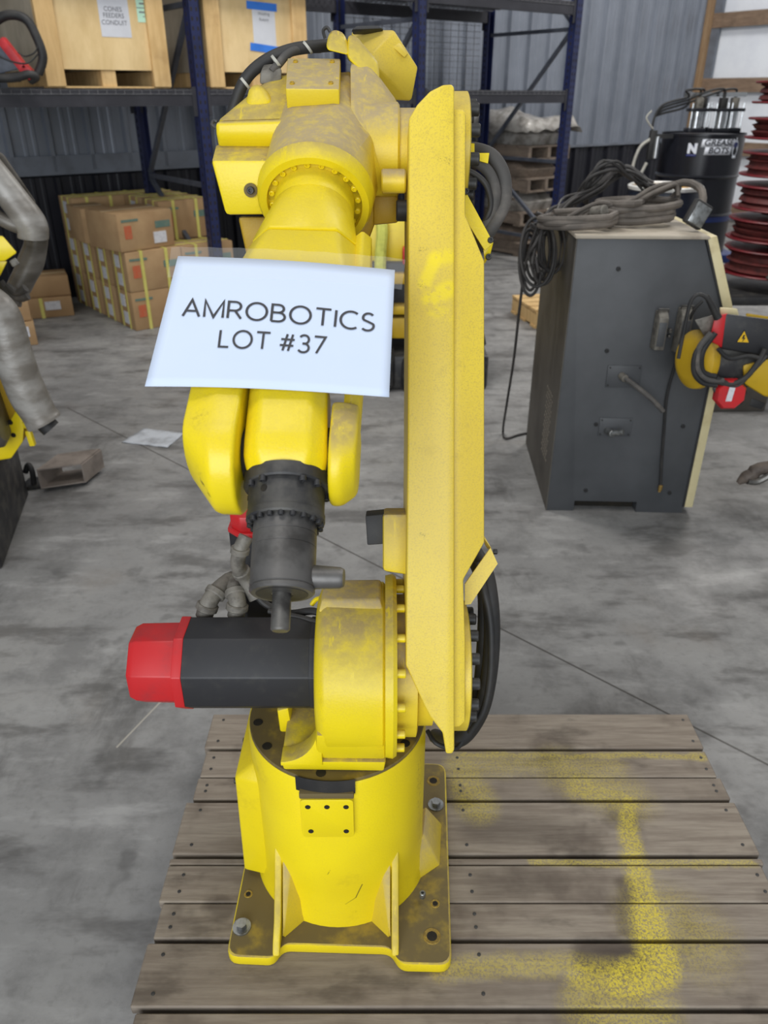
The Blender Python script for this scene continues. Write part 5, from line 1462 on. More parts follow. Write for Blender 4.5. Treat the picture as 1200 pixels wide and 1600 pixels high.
# two heavy connector covers
for px0, px1, py0, py1 in ((1014, 1043, 484, 543), (1047, 1081, 479, 547)):
    a = cab_at(px0, py1); b = cab_at(px1, py0)
    m = MB(); m.hull([(a.x, 0.0, a.z), (b.x, 0, a.z), (a.x, 0, b.z), (b.x, 0, b.z), (a.x + 0.006, -0.045, a.z + 0.004), (b.x - 0.004, -0.045, a.z + 0.004), (a.x + 0.006, -0.045, b.z - 0.02), (b.x - 0.004, -0.045, b.z - 0.02), (a.x + 0.004, -0.02, b.z), (b.x - 0.004, -0.02, b.z)], 0.003)
    cc = cb(m, 'connector_hood', 'grey_conn')
    m = MB(); m.box(((a.x + b.x) / 2, -0.047, (a.z + b.z) / 2 - 0.008), ((b.x - a.x) * 0.6, 0.004, (b.z - a.z) * 0.62), None, 0.001); cb(m, 'hood_recess', 'cab', cc)
    m = MB(); m.tube([(a.x + 0.004, -0.02, b.z - 0.004), (a.x + 0.004, -0.025, b.z + 0.01), (b.x - 0.004, -0.025, b.z + 0.01), (b.x - 0.004, -0.02, b.z - 0.004)], 0.003, 6, 1); cb(m, 'latch', 'steel', cc)
m = MB()
a = cab_at(1045, 515); m.cyl((a.x, 0, a.z), (a.x, -0.02, a.z), 0.008, 10, ch=0.002); m.cyl((a.x, 0, a.z - 0.02), (a.x, -0.018, a.z - 0.02), 0.006, 10, ch=0.002); cb(m, 'latch_pin', 'steel')
# signal cable hanging down the panel to a brass plug
cc = [cab_at(px, py, -0.012) for px, py in ((1090, 465), (1076, 485), (1068, 530), (1055, 570), (1042, 620), (1037, 680), (1034, 720), (1032, 762))]
cc[0].y = -0.06; cc[1].y = -0.05
m = MB(); m.tube(cc, 0.0055, 8); hc = cb(m, 'signal_cable', 'rubber')
M['brass'] = simple('brass', srgb(170, 140, 80), srgb(130, 104, 56), 0.4, 0.7)
p = cc[-1]; m = MB(); m.cyl((p.x, p.y, p.z + 0.012), (p.x - 0.001, p.y, p.z - 0.01), 0.008, 10, ch=0.002); m.cyl((p.x - 0.001, p.y, p.z - 0.01), (p.x - 0.002, p.y, p.z - 0.018), 0.006, 10); cb(m, 'plug', 'brass', hc)

# ---- cables heaped on the cabinet
def cworld(x, y, z): return cab.location + Matrix.Rotation(CAB_R, 3, 'Z') @ Vector((x, y, z))
ZTOP = CHT + 0.012
M['cable_dark'] = simple('dark_grey_cable', srgb(44, 42, 41), srgb(64, 60, 57), 0.6, scale=10)
M['cable_mid'] = simple('dusty_thick_cable', srgb(84, 78, 72), srgb(112, 104, 96), 0.7, scale=9)
def coil(name, label, cx_, cy_, rx, ry, turns, r, z0, mat, wob=0.02, tilt=0.0, pitch=None, ph=0.0, tail=None, seed=1):
    rnd = random.Random(seed)
    root = thing(name, label, 'cable', cworld(cx_, cy_, z0))
    pts = []
    N = int(turns * 14)
    for k in range(N + 1):
        a = ph + 2 * math.pi * k / 14
        f = k / 14
        g = 1 + rnd.uniform(-wob, wob) * 3
        zz = z0 + r + (pitch if pitch is not None else 1.7 * r) * f + tilt * math.cos(a)
        pts.append(cworld(cx_ + rx * g * math.cos(a), cy_ + ry * g * math.sin(a), max(z0 + r, zz)))
    if tail: pts += [cworld(*t) for t in tail]
    m = MB(); m.tube(pts, r, 9, 3); m.build('cable', M[mat], root)
    return root, pts
ca, _ = coil('cable_coil', 'thick dusty cable coiled on the front left corner of the cabinet top', 0.02, 0.13, 0.125, 0.085, 3.4, 0.0115, ZTOP, 'cable_mid', 0.035, 0.006, 0.012, seed=3)
m = MB(); q = cworld(0.07, 0.14, ZTOP + 0.055); m.cyl(q, q + Vector((0.03, -0.05, 0.012)), 0.02, 14, ch=0.003); m.build('plug', M['grey_conn'], ca)
cb2, _ = coil('cable_coil', 'stack of thick grey cable loops in the middle of the cabinet top', 0.25, 0.26, 0.14, 0.10, 3.6, 0.0135, ZTOP, 'cable_mid', 0.03, 0.006, 0.02, 1.0, tail=[(0.30, 0.32, ZTOP + 0.09), (0.42, 0.30, ZTOP + 0.14), (0.46, 0.20, ZTOP + 0.12), (0.44, 0.12, ZTOP + 0.06)], seed=5)
q = cworld(0.425, 0.10, ZTOP + 0.056)
m = MB(); m.box(q, (0.070, 0.03, 0.085), Matrix.Rotation(R(28), 3, 'Y') @ Matrix.Rotation(R(-10), 3, 'X'), 0.006); pg = m.build('plug_housing', M['rubber'], cb2)
m = MB(); m.box(q + Vector((0, -0.018, 0)), (0.058, 0.012, 0.072), Matrix.Rotation(R(28), 3, 'Y') @ Matrix.Rotation(R(-10), 3, 'X'), 0.003); m.build('contact_insert', M['bolt_zinc'], pg)
# hanging bundles of thin cable at the left of the cabinet
def strand_bundle(label, n, seed, px_paths, Y0, r, mat='cable_dark', jit=10):
    rnd = random.Random(seed)
    root = None
    for k in range(n):
        pts = []
        for i, (px, py, Y) in enumerate(px_paths):
            pts.append(at_Y(px + rnd.uniform(-jit, jit), py + rnd.uniform(-jit, jit) * 0.7, Y + rnd.uniform(-0.04, 0.04)))
        if root is None: root = thing('cable_bundle', label, 'cable', pts[0])
        m = MB(); m.tube(pts, r, 8, 6); m.build('strand', M[mat], root)
    return root
strand_bundle('bundle of thin black cables spilling over the left edge of the cabinet', 9, 11, [(1020, 290, 3.25), (975, 265, 3.25), (930, 295, 3.2), (890, 315, 3.1), (862, 335, 3.0), (842, 372, 2.95), (835, 405, 2.95), (850, 425, 2.95)], 3, 0.0055, jit=9)
strand_bundle('thin black cables arching high over the back of the cabinet top', 8, 21, [(905, 320, 3.2), (925, 275, 3.2), (955, 258, 3.2), (985, 278, 3.2), (1020, 300, 3.2), (1000, 322, 3.1)], 3, 0.0055, jit=12)
strand_bundle('dusty cables laid across the coils on the cabinet top', 4, 31, [(895, 345, 2.9), (930, 322, 2.98), (980, 318, 3.0), (1025, 295, 3.0), (1055, 290, 3.05), (1050, 312, 3.05)], 3, 0.0075, 'cable_mid', jit=9)
for k, (cx_, cy_, rx, ry, lab) in enumerate(((838, 392, 30, 60, 'widest'), (848, 398, 22, 50, 'inner, narrower one'), (828, 408, 20, 58, 'lowest-hanging, leftmost one'), (862, 385, 22, 45, 'one nearest the cabinet side'))):
    root = thing('hanging_cable', f'{lab} of the black cable loops hanging beside the cabinet', 'cable', at_Y(cx_, cy_ - ry, 2.95))
    pts = []
    for i in range(26):
        a = 2 * math.pi * i / 12
        pts.append(at_Y(cx_ + rx * math.sin(a) * (1 - 0.02 * i), cy_ - ry * math.cos(a) * (1 - 0.012 * i), 2.94 + 0.01 * k + 0.006 * i))
    m = MB(); m.tube(pts, 0.006, 8, 4); m.build('strand', M['cable_dark'], root)
tr = thing('trailing_cable', 'single black cable dropping from the loops and trailing across the floor to the cabinet', 'cable', at_z(790, 683))
fl0 = at_z(795, 684, 0.006)
m = MB(); m.tube([at_Y(842, 345, 2.95), at_Y(822, 410, 3.0), at_Y(812, 480, 3.05), at_Y(803, 560, 3.2), at_Y(792, 630, 3.35), at_z(786, 672, 0.02), at_z(790, 685, 0.007), at_z(812, 679, 0.007), at_z(842, 673, 0.007)], 0.0055, 8); m.build('strand', M['cable_dark'], tr)

# ================================================================== drums behind the cabinet
M['drum_black'] = simple('glossy_black_drum', srgb(20, 21, 28), srgb(28, 29, 36), 0.3, scale=5)
M['drum_blue'] = simple('blue_stand_and_glint', srgb(22, 44, 104), srgb(20, 38, 88), 0.35, scale=5)  # stand paint, also the colour of the drum's painted glint
M['drum_navy'] = simple('navy_drum', srgb(34, 40, 52), srgb(26, 31, 42), 0.35, scale=5)
M['rim_white'] = simple('white_drum_rim', srgb(210, 210, 206), srgb(180, 180, 176), 0.4)
M['rim_yellow'] = simple('ochre_drum_lining', srgb(200, 160, 52), srgb(170, 132, 44), 0.6)
M['chrome'] = simple('bright_steel', srgb(196, 198, 200), srgb(150, 152, 154), 0.2, 0.9, scale=8)
M['sticker'] = simple('white_sticker', srgb(220, 224, 232), srgb(206, 210, 220), 0.5)
M['ink_black'] = simple('black_print', srgb(16, 17, 24), srgb(20, 21, 28), 0.5)
M['ink_navy'] = simple('navy_print', srgb(44, 52, 110), srgb(40, 46, 98), 0.5)
def drum_prof(r, h):
    return [(0, 0), (0, r), (0.02, r), (h * 0.32, r), (h * 0.335, r + 0.012), (h * 0.35, r), (h * 0.64, r), (h * 0.655, r + 0.012), (h * 0.67, r), (h - 0.02, r), (h - 0.015, r + 0.006), (h, r + 0.006)]
d1p = at_Y(1040, 290, 5.62)
dr1 = thing('open_drum', 'open dark drum with a white rim standing behind the cabinet', 'drum', (d1p.x, d1p.y, 0))
r1, h1 = 0.235, d1p.z
m = MB(); m.lathe((d1p.x, d1p.y, 0), Z, drum_prof(r1, h1 - 0.01), 40); m.build('shell', M['drum_navy'], dr1)
m = MB(); m.lathe((d1p.x, d1p.y, h1 - 0.02), Z, [(0, r1 + 0.007), (0.02, r1 + 0.012), (0.028, r1), (0.02, r1 - 0.012), (0.0, r1 - 0.012)], 40); m.build('rim', M['rim_white'], dr1)
m = MB(); m.lathe((d1p.x, d1p.y, h1 - 0.02), Z, [(0.012, r1 - 0.010), (-0.10, r1 - 0.012), (-0.10, 0)], 40); m.build('lining', M['rim_yellow'], dr1)
d2c = at_Y(1100, 207, 6.55)
DX, DY_, DTOP, DR_ = d2c.x, d2c.y, d2c.z, 0.30
zb_ = 0.40
stand = thing('drum_stand', 'blue steel stand with dark legs carrying the black grease drum', 'stand', (DX, DY_, 0))
m = MB(); m.box((DX, DY_, zb_ - 0.03), (0.66, 0.62, 0.06), None, 0.006); m.build('platform', M['drum_blue'], stand)
for sx in (-1, 1):
    for sy in (-1, 1):
        m = MB(); m.box((DX + sx * 0.29, DY_ + sy * 0.27, (zb_ - 0.06) / 2), (0.06, 0.06, zb_ - 0.06)); m.build('leg', M['rack_black'], stand, smooth=0)
gd = thing('grease_drum', 'black drum with pumps on its lid and a white lettered sticker', 'drum', (DX, DY_, zb_))
dh = DTOP - zb_
m = MB(); m.lathe((DX, DY_, zb_), Z, drum_prof(DR_, dh), 48); m.lathe((DX, DY_, zb_ + dh - 0.012), Z, [(0, DR_), (0, 0)], 48); m.build('shell', M['drum_black'], gd)
m = MB(); m.lathe((DX, DY_, zb_ + dh * 0.28), Z, [(0, DR_ + 0.001), (0.0, DR_ + 0.004), (0.045, DR_ + 0.004), (0.045, DR_ + 0.001)], 48); m.build('rib_glint_band', M['drum_blue'], gd)  # glint on the drum's rib, painted as a blue band
# sticker wrapped round the shell
cang = math.atan2(-DY_, -DX)      # towards the camera
def on_drum(x, z, lift):
    a = cang + x / DR_
    return Vector((DX + (DR_ + lift) * math.cos(a), DY_ + (DR_ + lift) * math.sin(a), z))
def drum_patch(poly, lift, mat, name, parent):
    m = MB(); P = [on_drum(x, z, lift) for x, z in poly]; Pb = [on_drum(x, z, lift - 0.0015) for x, z in poly]
    a = [m.bm.verts.new(p) for p in P]; b = [m.bm.verts.new(p) for p in Pb]
    m.bm.faces.new(a); m.bm.faces.new(b[::-1])
    for i in range(len(P)): m.bm.faces.new((a[i], a[(i + 1) % len(P)], b[(i + 1) % len(P)], b[i]))
    return m.build(name, M[mat], parent, smooth=0)
zz = lambda py: at_Y(1110, py, DY_ - 0.28).z
xx = lambda px: (px - 1100) / FPX * ((DY_ - 0.27) * _c + 0.12)
stk = None
zt_, zm_, zl_ = zz(217.5), zz(230), zz(242)
def grid_patch(x0, x1, z0, z1, lift, mat, name, parent, sl=0.0):
    m = MB(); n = 10
    m.sheet([[on_drum(x0 + (x1 - x0) * k / n + s0, z_, lift) for k in range(n + 1)] for z_, s0 in ((z0, 0), (z1, sl))])
    o = m.build(name, M[mat], parent, smooth=60); q = o.modifiers.new('thickness', 'SOLIDIFY'); q.thickness = 0.0012; q.offset = -1; return o
stk = grid_patch(xx(1099), xx(1152), zm_, zt_, 0.003, 'sticker', 'sticker', gd, 0.006)
grid_patch(xx(1105), xx(1148), zl_, zm_ + 0.001, 0.003, 'sticker', 'sticker', gd, 0.004)
def drum_text(body, size, xc, zc, mat, shear=0.2, bold=0.0, lift=0.0045, squash=1.0):
    o = flat_text(body, size, (0, 0, 0), (1, 0, 0), (0, 0, 1), M[mat], 'lettering', gd, warp=lambda x, y: on_drum(xc + x * squash, zc + y, lift), shear=shear, bold=bold)
drum_text('GREASE', 0.056, xx(1126), zm_ + 0.012, 'ink_black', 0.12, 0.0012, 0.006, squash=1.12)
drum_text('BOTS', 0.056, xx(1127), zl_ + 0.011, 'ink_black', 0.12, 0.0012, 0.006, squash=1.12)
# little bot emblem to the right of the words
xb, zb2 = xx(1157), zz(232)
def disc(xc, zc, rx, rz, lift, mat, name):
    drum_patch([(xc + rx * math.cos(2 * math.pi * k / 18), zc + rz * math.sin(2 * math.pi * k / 18)) for k in range(18)], lift, mat, name, gd)
disc(xb, zb2, 0.030, 0.058, 0.0035, 'sticker', 'emblem_ground'); disc(xb, zb2 + 0.022, 0.022, 0.020, 0.0045, 'ink_navy', 'emblem_head'); disc(xb, zb2 - 0.020, 0.018, 0.028, 0.0045, 'ink_black', 'emblem_body')
grid_patch(xb - 0.018, xb + 0.018, zb2 - 0.068, zb2 - 0.052, 0.0035, 'sticker', 'emblem_feet', gd); grid_patch(xb - 0.003, xb + 0.003, zb2 + 0.05, zb2 + 0.072, 0.0035, 'sticker', 'emblem_antenna', gd)
drum_text('N', 0.085, xx(1087), zz(239), 'sticker', 0.0, 0.006, 0.004)
grid_patch(xx(1079), xx(1094), zz(245), zz(241.5), 0.003, 'ink_navy', 'emblem_bar', gd)
drum_patch([(xx(1089), zz(226)), (xx(1094), zz(230)), (xx(1092), zz(238)), (xx(1088), zz(233))], 0.0035, 'ink_navy', 'emblem_star', gd)
# pump heads on the lid
for k, (dx, dy) in enumerate(((-0.12, -0.12), (0.05, -0.14), (0.17, -0.05), (-0.02, 0.08))):
    px_, py_ = DX + dx, DY_ + dy
    m = MB(); m.box((px_, py_, DTOP + 0.02), (0.13, 0.11, 0.03), None, 0.004); m.box((px_, py_, DTOP + 0.155), (0.14, 0.11, 0.022), None, 0.003); b_ = m.build('pump_plate', M['drum_black'], gd)
    m = MB(); m.cyl((px_, py_, DTOP + 0.03), (px_, py_, DTOP + 0.15), 0.042, 20); m.build('air_cylinder', M['chrome'], gd)
    for sx in (-1, 1):
        m = MB(); m.cyl((px_ + sx * 0.056, py_ - 0.045, DTOP + 0.03), (px_ + sx * 0.056, py_ - 0.045, DTOP + 0.2), 0.006, 8); m.build('tie_rod', M['chrome'], gd)
    m = MB(); m.box((px_, py_, DTOP + 0.20), (0.05, 0.06, 0.07), None, 0.005); m.cyl((px_, py_, DTOP + 0.235), (px_, py_, DTOP + 0.27), 0.012, 10); m.build('valve_block', M['rubber' if k % 2 else 'grey_conn'], gd)
    m = MB(); m.tube([(px_, py_, DTOP + 0.26), (px_ - 0.02, py_ - 0.02, DTOP + 0.29), (px_ - 0.12, py_ - 0.03, DTOP + 0.28), (DX - 0.2, DY_ - 0.1, DTOP + 0.24 - 0.02 * k), (DX - 0.38, DY_ - 0.12, DTOP + 0.19 - 0.02 * k), (DX - 0.44, DY_ - 0.14, DTOP + 0.10), (DX - 0.44, DY_ - 0.14, DTOP - 0.02)], 0.008, 8); m.build('air_hose', M['rubber'], gd)
m = MB(); m.bar((DX - 0.22, DY_ - 0.06, DTOP + 0.255), (DX + 0.24, DY_ - 0.06, DTOP + 0.255), 0.03, 0.03); m.build('manifold', M['chrome'], gd)
m = MB(); m.box((DX - 0.43, DY_ - 0.14, DTOP - 0.08), (0.05, 0.05, 0.2), None, 0.006); m.box((DX - 0.36, DY_ - 0.14, DTOP - 0.02), (0.16, 0.02, 0.03)); m.build('regulator_bracket', M['rubber'], gd)
m = MB(); m.cyl((DX - 0.40, DY_ - 0.165, DTOP - 0.17), (DX - 0.40, DY_ - 0.165, DTOP - 0.02), 0.02, 12, ch=0.004); m.build('regulator', M['chrome'], gd)
m = MB(); m.tube([(DX - 0.45, DY_ - 0.15, DTOP - 0.04), (DX - 0.52, DY_ - 0.15, DTOP - 0.10), (DX - 0.55, DY_ - 0.15, DTOP - 0.24), (DX - 0.50, DY_ - 0.15, DTOP - 0.30), (DX - 0.45, DY_ - 0.15, DTOP - 0.20)], 0.012, 8); m.tube([(DX - 0.44, DY_ - 0.15, DTOP + 0.03), (DX - 0.50, DY_ - 0.15, DTOP + 0.10), (DX - 0.47, DY_ - 0.15, DTOP + 0.15)], 0.006, 8); m.build('coiled_hose', M['tie'], gd)

# ================================================================== red hose reels on a steel bench
M['reel_red'] = simple('dark_red_reel', srgb(112, 22, 30), srgb(88, 18, 26), 0.45, scale=10)
M['reel_hose'] = simple('maroon_hose', srgb(96, 40, 38), srgb(70, 30, 30), 0.6, scale=20)
bench = thing('steel_bench', 'low dark steel bench under the stack of red hose reels', 'bench', (2.48, 5.05, 0))
m = MB(); m.box((2.45, 5.05, 0.40), (0.95, 0.7, 0.05), None, 0.005); m.build('bench_top', M['flange_black'], bench)
for sx in (-1, 1):
    for sy in (-1, 1):
        m = MB(); m.box((2.45 + sx * 0.42, 5.05 + sy * 0.3, 0.1875), (0.06, 0.06, 0.375)); m.build('leg', M['rack_black'], bench, smooth=0)
edges = [(1133, 428, 388), (1141, 375, 342), (1152, 328, 290), (1163, 276, 238), (1172, 218, 184), (1184, 162, 126)]
ords = ('lowest', 'second lowest', 'third lowest', 'third highest', 'second highest', 'topmost')
RY = 5.0
zprev = 0.425
for i, (px, pb, pt) in enumerate(edges):
    z0, z1 = at_Y(px + 30, pb, RY - 0.05).z, at_Y(px + 30, pt, RY - 0.05).z
    z0 = max(z0, zprev + 0.002)
    h = z1 - z0
    ex = at_Y(px, (pb + pt) / 2, RY).x
    rr = 0.30; cx_ = ex + rr
    rl = thing('hose_reel', f'dark red hose reel, {ords[i]} of the reels stacked on the bench', 'hose reel', (cx_, RY, z0), group='red hose reels')
    m = MB(); m.lathe((cx_, RY, z0), Z, [(0, 0), (0, rr - 0.008), (0.006, rr), (0.012, rr - 0.004), (0.012, 0)], 40); m.build('flange', M['reel_red'], rl)
    m = MB(); m.lathe((cx_, RY, z1 - 0.012), Z, [(0, 0), (0, rr - 0.008), (0.006, rr), (0.012, rr - 0.004), (0.012, 0)], 40); m.build('flange', M['reel_red'], rl)
    m = MB(); m.lathe((cx_, RY, z0 + 0.012), Z, [(k / 10 * (h - 0.024), rr * 0.86 + 0.012 * math.sin(k * math.pi / 2.0 + i) + (0.006 if k % 2 else -0.006)) for k in range(11)], 40); m.build('wound_hose', M['reel_hose'], rl)
    m = MB(); m.lathe((cx_, RY, z1), Z, [(0, 0.05), (0.02, 0.05), (0.02, 0)], 16); m.lathe((cx_, RY, z1), Z, [(0.0, 0.05), (0.018, 0.05)], 16); m.build('hub', M['reel_red'], rl)
    if i in (0, 1):
        m = MB(); m.bar((cx_ - 0.08, RY - rr - 0.01, z1 - 0.03), (cx_ - 0.16, RY - rr - 0.02, z0 - 0.02 if i else z0 + 0.02), 0.035, 0.03, bev=0.004); m.build('hose_nozzle', M['steel'], rl)
    zprev = z1 + 0.02
    # spacer between reels is the next reel's sleeve
    if i < 5:
        nz0 = at_Y(edges[i + 1][0] + 30, edges[i + 1][1], RY - 0.05).z
        if nz0 > zprev + 0.004:
            m = MB(); m.lathe((cx_, RY, z1 + 0.018), Z, [(0, 0.12), (nz0 - z1 - 0.020, 0.12), (nz0 - z1 - 0.020, 0)], 20); m.build('spacer', M['rubber'], rl)
gb = at_z(1135, 510)
gbx = thing('grey_toolbox', 'dark grey metal box on the floor beyond the cream cabinet door', 'box', (1.86, 4.05, 0))
m = MB(); m.hull([(1.62, 3.9, 0.0), (2.05, 3.9, 0.0), (1.62, 4.25, 0.0), (2.05, 4.25, 0), (1.62, 3.9, 0.36), (2.05, 3.9, 0.36), (1.68, 4.22, 0.43), (2.0, 4.22, 0.43)], 0.01); m.build('case', M['cab_side'], gbx)
m = MB(); m.box((1.83, 3.9, 0.25), (0.2, 0.02, 0.02)); m.build('handle', M['rubber'], gbx)

# ================================================================== second robot reaching in from the right
r2 = thing('industrial_robot', 'worn yellow robot wrist with red-capped black motor reaching in at the right edge', 'robot', (2.15, 2.45, 0))
p2 = lambda m, n, mat, par=None: m.build(n, M[mat], par or r2)
RYY = 2.50
q = lambda px, py, d=0.0: at_Y(px, py, RYY + d)
m = MB(); m.lathe(q(1076, 562, 0.03), (0.85, 0.25, -0.05), [(0, 0), (0, 0.06), (0.010, 0.085), (0.022, 0.098), (0.040, 0.10), (0.050, 0.095), (0.050, 0)], 36); p2(m, 'wrist_disc', 'yellow_old')
m = MB(); m.hull([q(1085, 500), q(1115, 492), q(1130, 510), q(1100, 525), q(1085, 500, 0.1), q(1115, 492, 0.1), q(1130, 510, 0.1), q(1100, 525, 0.1)], 0.004); p2(m, 'wrist_housing', 'grey_conn')
# motor
def q_box(pts, d0, d1, bev): 
    m = MB(); m.hull([q(px, py, d0) for px, py in pts] + [q(px, py, d1) for px, py in pts], bev); return m
mot = p2(q_box([(1134, 490), (1260, 506), (1260, 566), (1127, 545)], -0.03, 0.10, 0.006), 'servo_motor', 'black')
p2(q_box([(1117, 494), (1138, 489), (1129, 545), (1108, 532)], -0.028, 0.095, 0.006), 'encoder_cap', 'red', mot)
M['warn'] = simple('yellow_warning_label', srgb(222, 178, 30), srgb(210, 166, 26), 0.5)
wq = [q(1150, 535, -0.0305), q(1171, 536, -0.0305), q(1163, 515, -0.0305)]
pl_n = Vector((0, -1, 0))
decal(wq, M['ink_black'], 'warning_label', mot, 0.001); c_ = (wq[0] + wq[1] + wq[2]) / 3
decal([c_ + (w_ - c_) * 0.84 + Vector((0, -0.0012, 0)) for w_ in wq], M['warn'], 'warning_face', mot, 0.001)
decal([c_ + Vector((x, -0.0026, z)) for x, z in ((-0.003, 0.012), (-0.006, -0.001), (0.0, 0.0), (-0.003, -0.012), (0.006, 0.003), (0.0, 0.003), (0.003, 0.012))], M['ink_black'], 'warning_bolt', mot, 0.0008)
m2 = p2(q_box([(1112, 606), (1160, 596), (1168, 612), (1160, 632), (1126, 632)], -0.05, 0.08, 0.005), 'servo_motor', 'black')
m = MB(); cc_ = q(1141, 617, -0.055); m.lathe(cc_ + Vector((0, 0.02, 0)), (0, -1, 0.1), [(0, 0), (0, 0.054), (0.02, 0.054), (0.03, 0.047), (0.03, 0)], 8, R(22.5)); p2(m, 'encoder_cap', 'red', m2)
decal([q(1133, 628, -0.066), q(1142, 629, -0.066), q(1149, 606, -0.066), q(1140, 605, -0.066)], M['label'], 'nameplate', m2, 0.001)
p2(q_box([(1160, 570), (1200, 560), (1290, 570), (1290, 625), (1195, 620), (1162, 600)], -0.02, 0.16, 0.01), 'forearm', 'yellow_old')
p2(q_box([(1100, 538), (1200, 550), (1200, 606), (1106, 604)], -0.01, 0.14, 0.014), 'wrist_body', 'flange_black')
p2(q_box([(1165, 489), (1240, 500), (1240, 520), (1168, 505)], 0.06, 0.14, 0.005), 'casting_boss', 'yellow_old'); p2(q_box([(1124, 480), (1152, 482), (1156, 498), (1126, 496)], 0.04, 0.12, 0.005), 'casting_boss', 'cream')
p2(q_box([(1175, 622), (1196, 630), (1190, 640), (1170, 634)], 0.0, 0.03, 0.002), 'mount_bracket', 'rubber')
for pth, r in (([(1112, 520), (1092, 545), (1090, 575), (1105, 592), (1130, 595)], 0.010), ([(1122, 545), (1140, 560), (1170, 556), (1195, 562)], 0.007), ([(1108, 530), (1088, 550), (1084, 580), (1098, 598), (1120, 602)], 0.0085), ([(1118, 520), (1098, 550), (1098, 580), (1118, 588)], 0.009), ([(1118, 590), (1140, 600), (1165, 590), (1185, 565), (1195, 545)], 0.009), ([(1120, 596), (1150, 603), (1175, 580), (1198, 555)], 0.008), ([(1120, 495), (1106, 468), (1092, 460), (1080, 470), (1072, 500), (1060, 560)], 0.006)):
    m = MB(); m.tube([q(px, py, -0.055 if r > 0.0065 else -0.04) for px, py in pth], r, 10); p2(m, 'wrist_cable', 'hose_gray' if r > 0.0095 else 'rubber')
m = MB(); m.cyl(q(1122, 497, -0.03), q(1104, 462, -0.03), 0.013, 12, r1=0.008); p2(m, 'cable_plug', 'rubber')
# upper body outside the frame, standing on the floor
m = MB(); m.cyl((2.15, 2.45, 0), (2.15, 2.45, 0.42), 0.17, 32, ch=0.01); p2(m, 'base_column', 'yellow_old')
m = MB(); m.box((2.15, 2.45, 0.012), (0.44, 0.44, 0.024), None, 0.004); p2(m, 'base_plate', 'yellow_old')
e_ = q(1290, 597, 0.07)
m = MB(); m.hull([(2.05, 2.36, 0.38), (2.25, 2.36, 0.38), (2.05, 2.56, 0.38), (2.25, 2.56, 0.38), (2.05, 2.36, 1.02), (2.25, 2.36, 1.02), (2.05, 2.56, 1.02), (2.25, 2.56, 1.02)], 0.02); p2(m, 'upper_arm', 'yellow_old')
m = MB(); m.hull([e_ + Vector((-.03, -.06, -.06)), e_ + Vector((-.03, .08, -.06)), e_ + Vector((-.03, -.06, .06)), e_ + Vector((-.03, .08, .06)), (2.15, 2.38, 0.85), (2.15, 2.54, 0.85), (2.15, 2.38, 1.02), (2.15, 2.54, 1.02)], 0.01); p2(m, 'forearm_tube', 'yellow_old')
# torch tip lower right
M['rust_torch'] = simple('brown_grey_torch', srgb(96, 86, 78), srgb(70, 62, 56), 0.6, 0.2, scale=18)
m = MB(); m.tube([q(1153, 755, 0.0), q(1162, 748, 0.0), q(1175, 742, 0), q(1215, 728, 0), (2.0, 2.44, 0.42)], lambda f: 0.008 + 0.016 * min(1, f * 3), 12, 4); p2(m, 'welding_torch', 'rust_torch')
m = MB(); m.tube([q(1168, 752, -0.02), q(1185, 752, -0.02), q(1215, 735, -0.02)], 0.012, 8); p2(m, 'torch_bracket', 'steel')

# ================================================================== third robot with silver sleeves at the left edge
r3 = thing('industrial_robot', 'yellow robot wrapped in silver cable sleeves at the left edge', 'robot', (-1.55, 2.55, 0))
p3 = lambda m, n, mat, par=None: m.build(n, M[mat], par or r3)
LY = 2.55
g = lambda px, py, d=0.0: at_Y(px, py, LY + d)
def mat_sleeve(name, a, b):
    k = NT(name)
    f = k.noise(9, 4, 0.5, stretch=(1, 1, 2.2)); f2 = k.noise(40, 3, 0.6)
    c = k.mix(k.ramp(f, 0.35, 0.68), srgb(*a), srgb(*b)); k.bump(k.math('ADD', f, k.math('MULTIPLY', f2, 0.2)), 0.5, 0.008)
    return k.out(c, 0.42, 0.15, 0.5)
M['sleeve'] = mat_sleeve('silver_sleeve', (150, 147, 142), (116, 111, 104))
M['sleeve_dk'] = mat_sleeve('dusty_sleeve', (112, 108, 102), (82, 77, 70))
def lump(r, amp, seed):
    return lambda f: r * (1 + amp * math.sin(f * 9 + seed) * 0.5 + amp * math.sin(f * 17 + seed * 2) * 0.3)
m = MB(); m.tube([g(-70, 200, 0.3), g(-20, 262, 0.3), g(20, 310, 0.3), g(48, 350, 0.3), g(52, 372, 0.3)], lump(0.052, 0.06, 1), 20, 10); p3(m, 'cable_sleeve', 'sleeve')
m = MB(); m.tube([g(54, 352, 0.32), g(56, 380, 0.32), g(48, 410, 0.32), g(36, 436, 0.3), g(28, 452, 0.28)], lump(0.042, 0.08, 3), 20, 10); p3(m, 'cable_sleeve', 'sleeve_dk')
m = MB(); m.tube([g(-60, 300, 0.28), g(-10, 335, 0.28), g(22, 352, 0.28), g(50, 362, 0.30)], lump(0.024, 0.1, 5), 14, 8); p3(m, 'cable_sleeve', 'sleeve_dk')
m = MB(); m.hull([g(-30, 225, 0.42), g(5, 240, 0.42), g(58, 318, 0.42), g(40, 330, 0.42), g(-30, 290, 0.42), g(-30, 225, 0.46), g(5, 240, 0.46), g(58, 318, 0.46), g(40, 330, 0.46), g(-30, 290, 0.46)], 0.01); p3(m, 'hanging_cover', 'sleeve_dk')
m = MB(); m.tube([g(-70, 440, 0.0), g(-25, 470, -0.05), g(5, 500, -0.05), g(22, 560, -0.05), g(42, 612, -0.05), g(62, 648, -0.05), g(70, 660, -0.05)], lambda f: 0.062 * (1 + 0.03 * math.sin(f * 13) + 0.02 * math.sin(f * 29)), 22, 10); p3(m, 'cable_sleeve', 'sleeve')
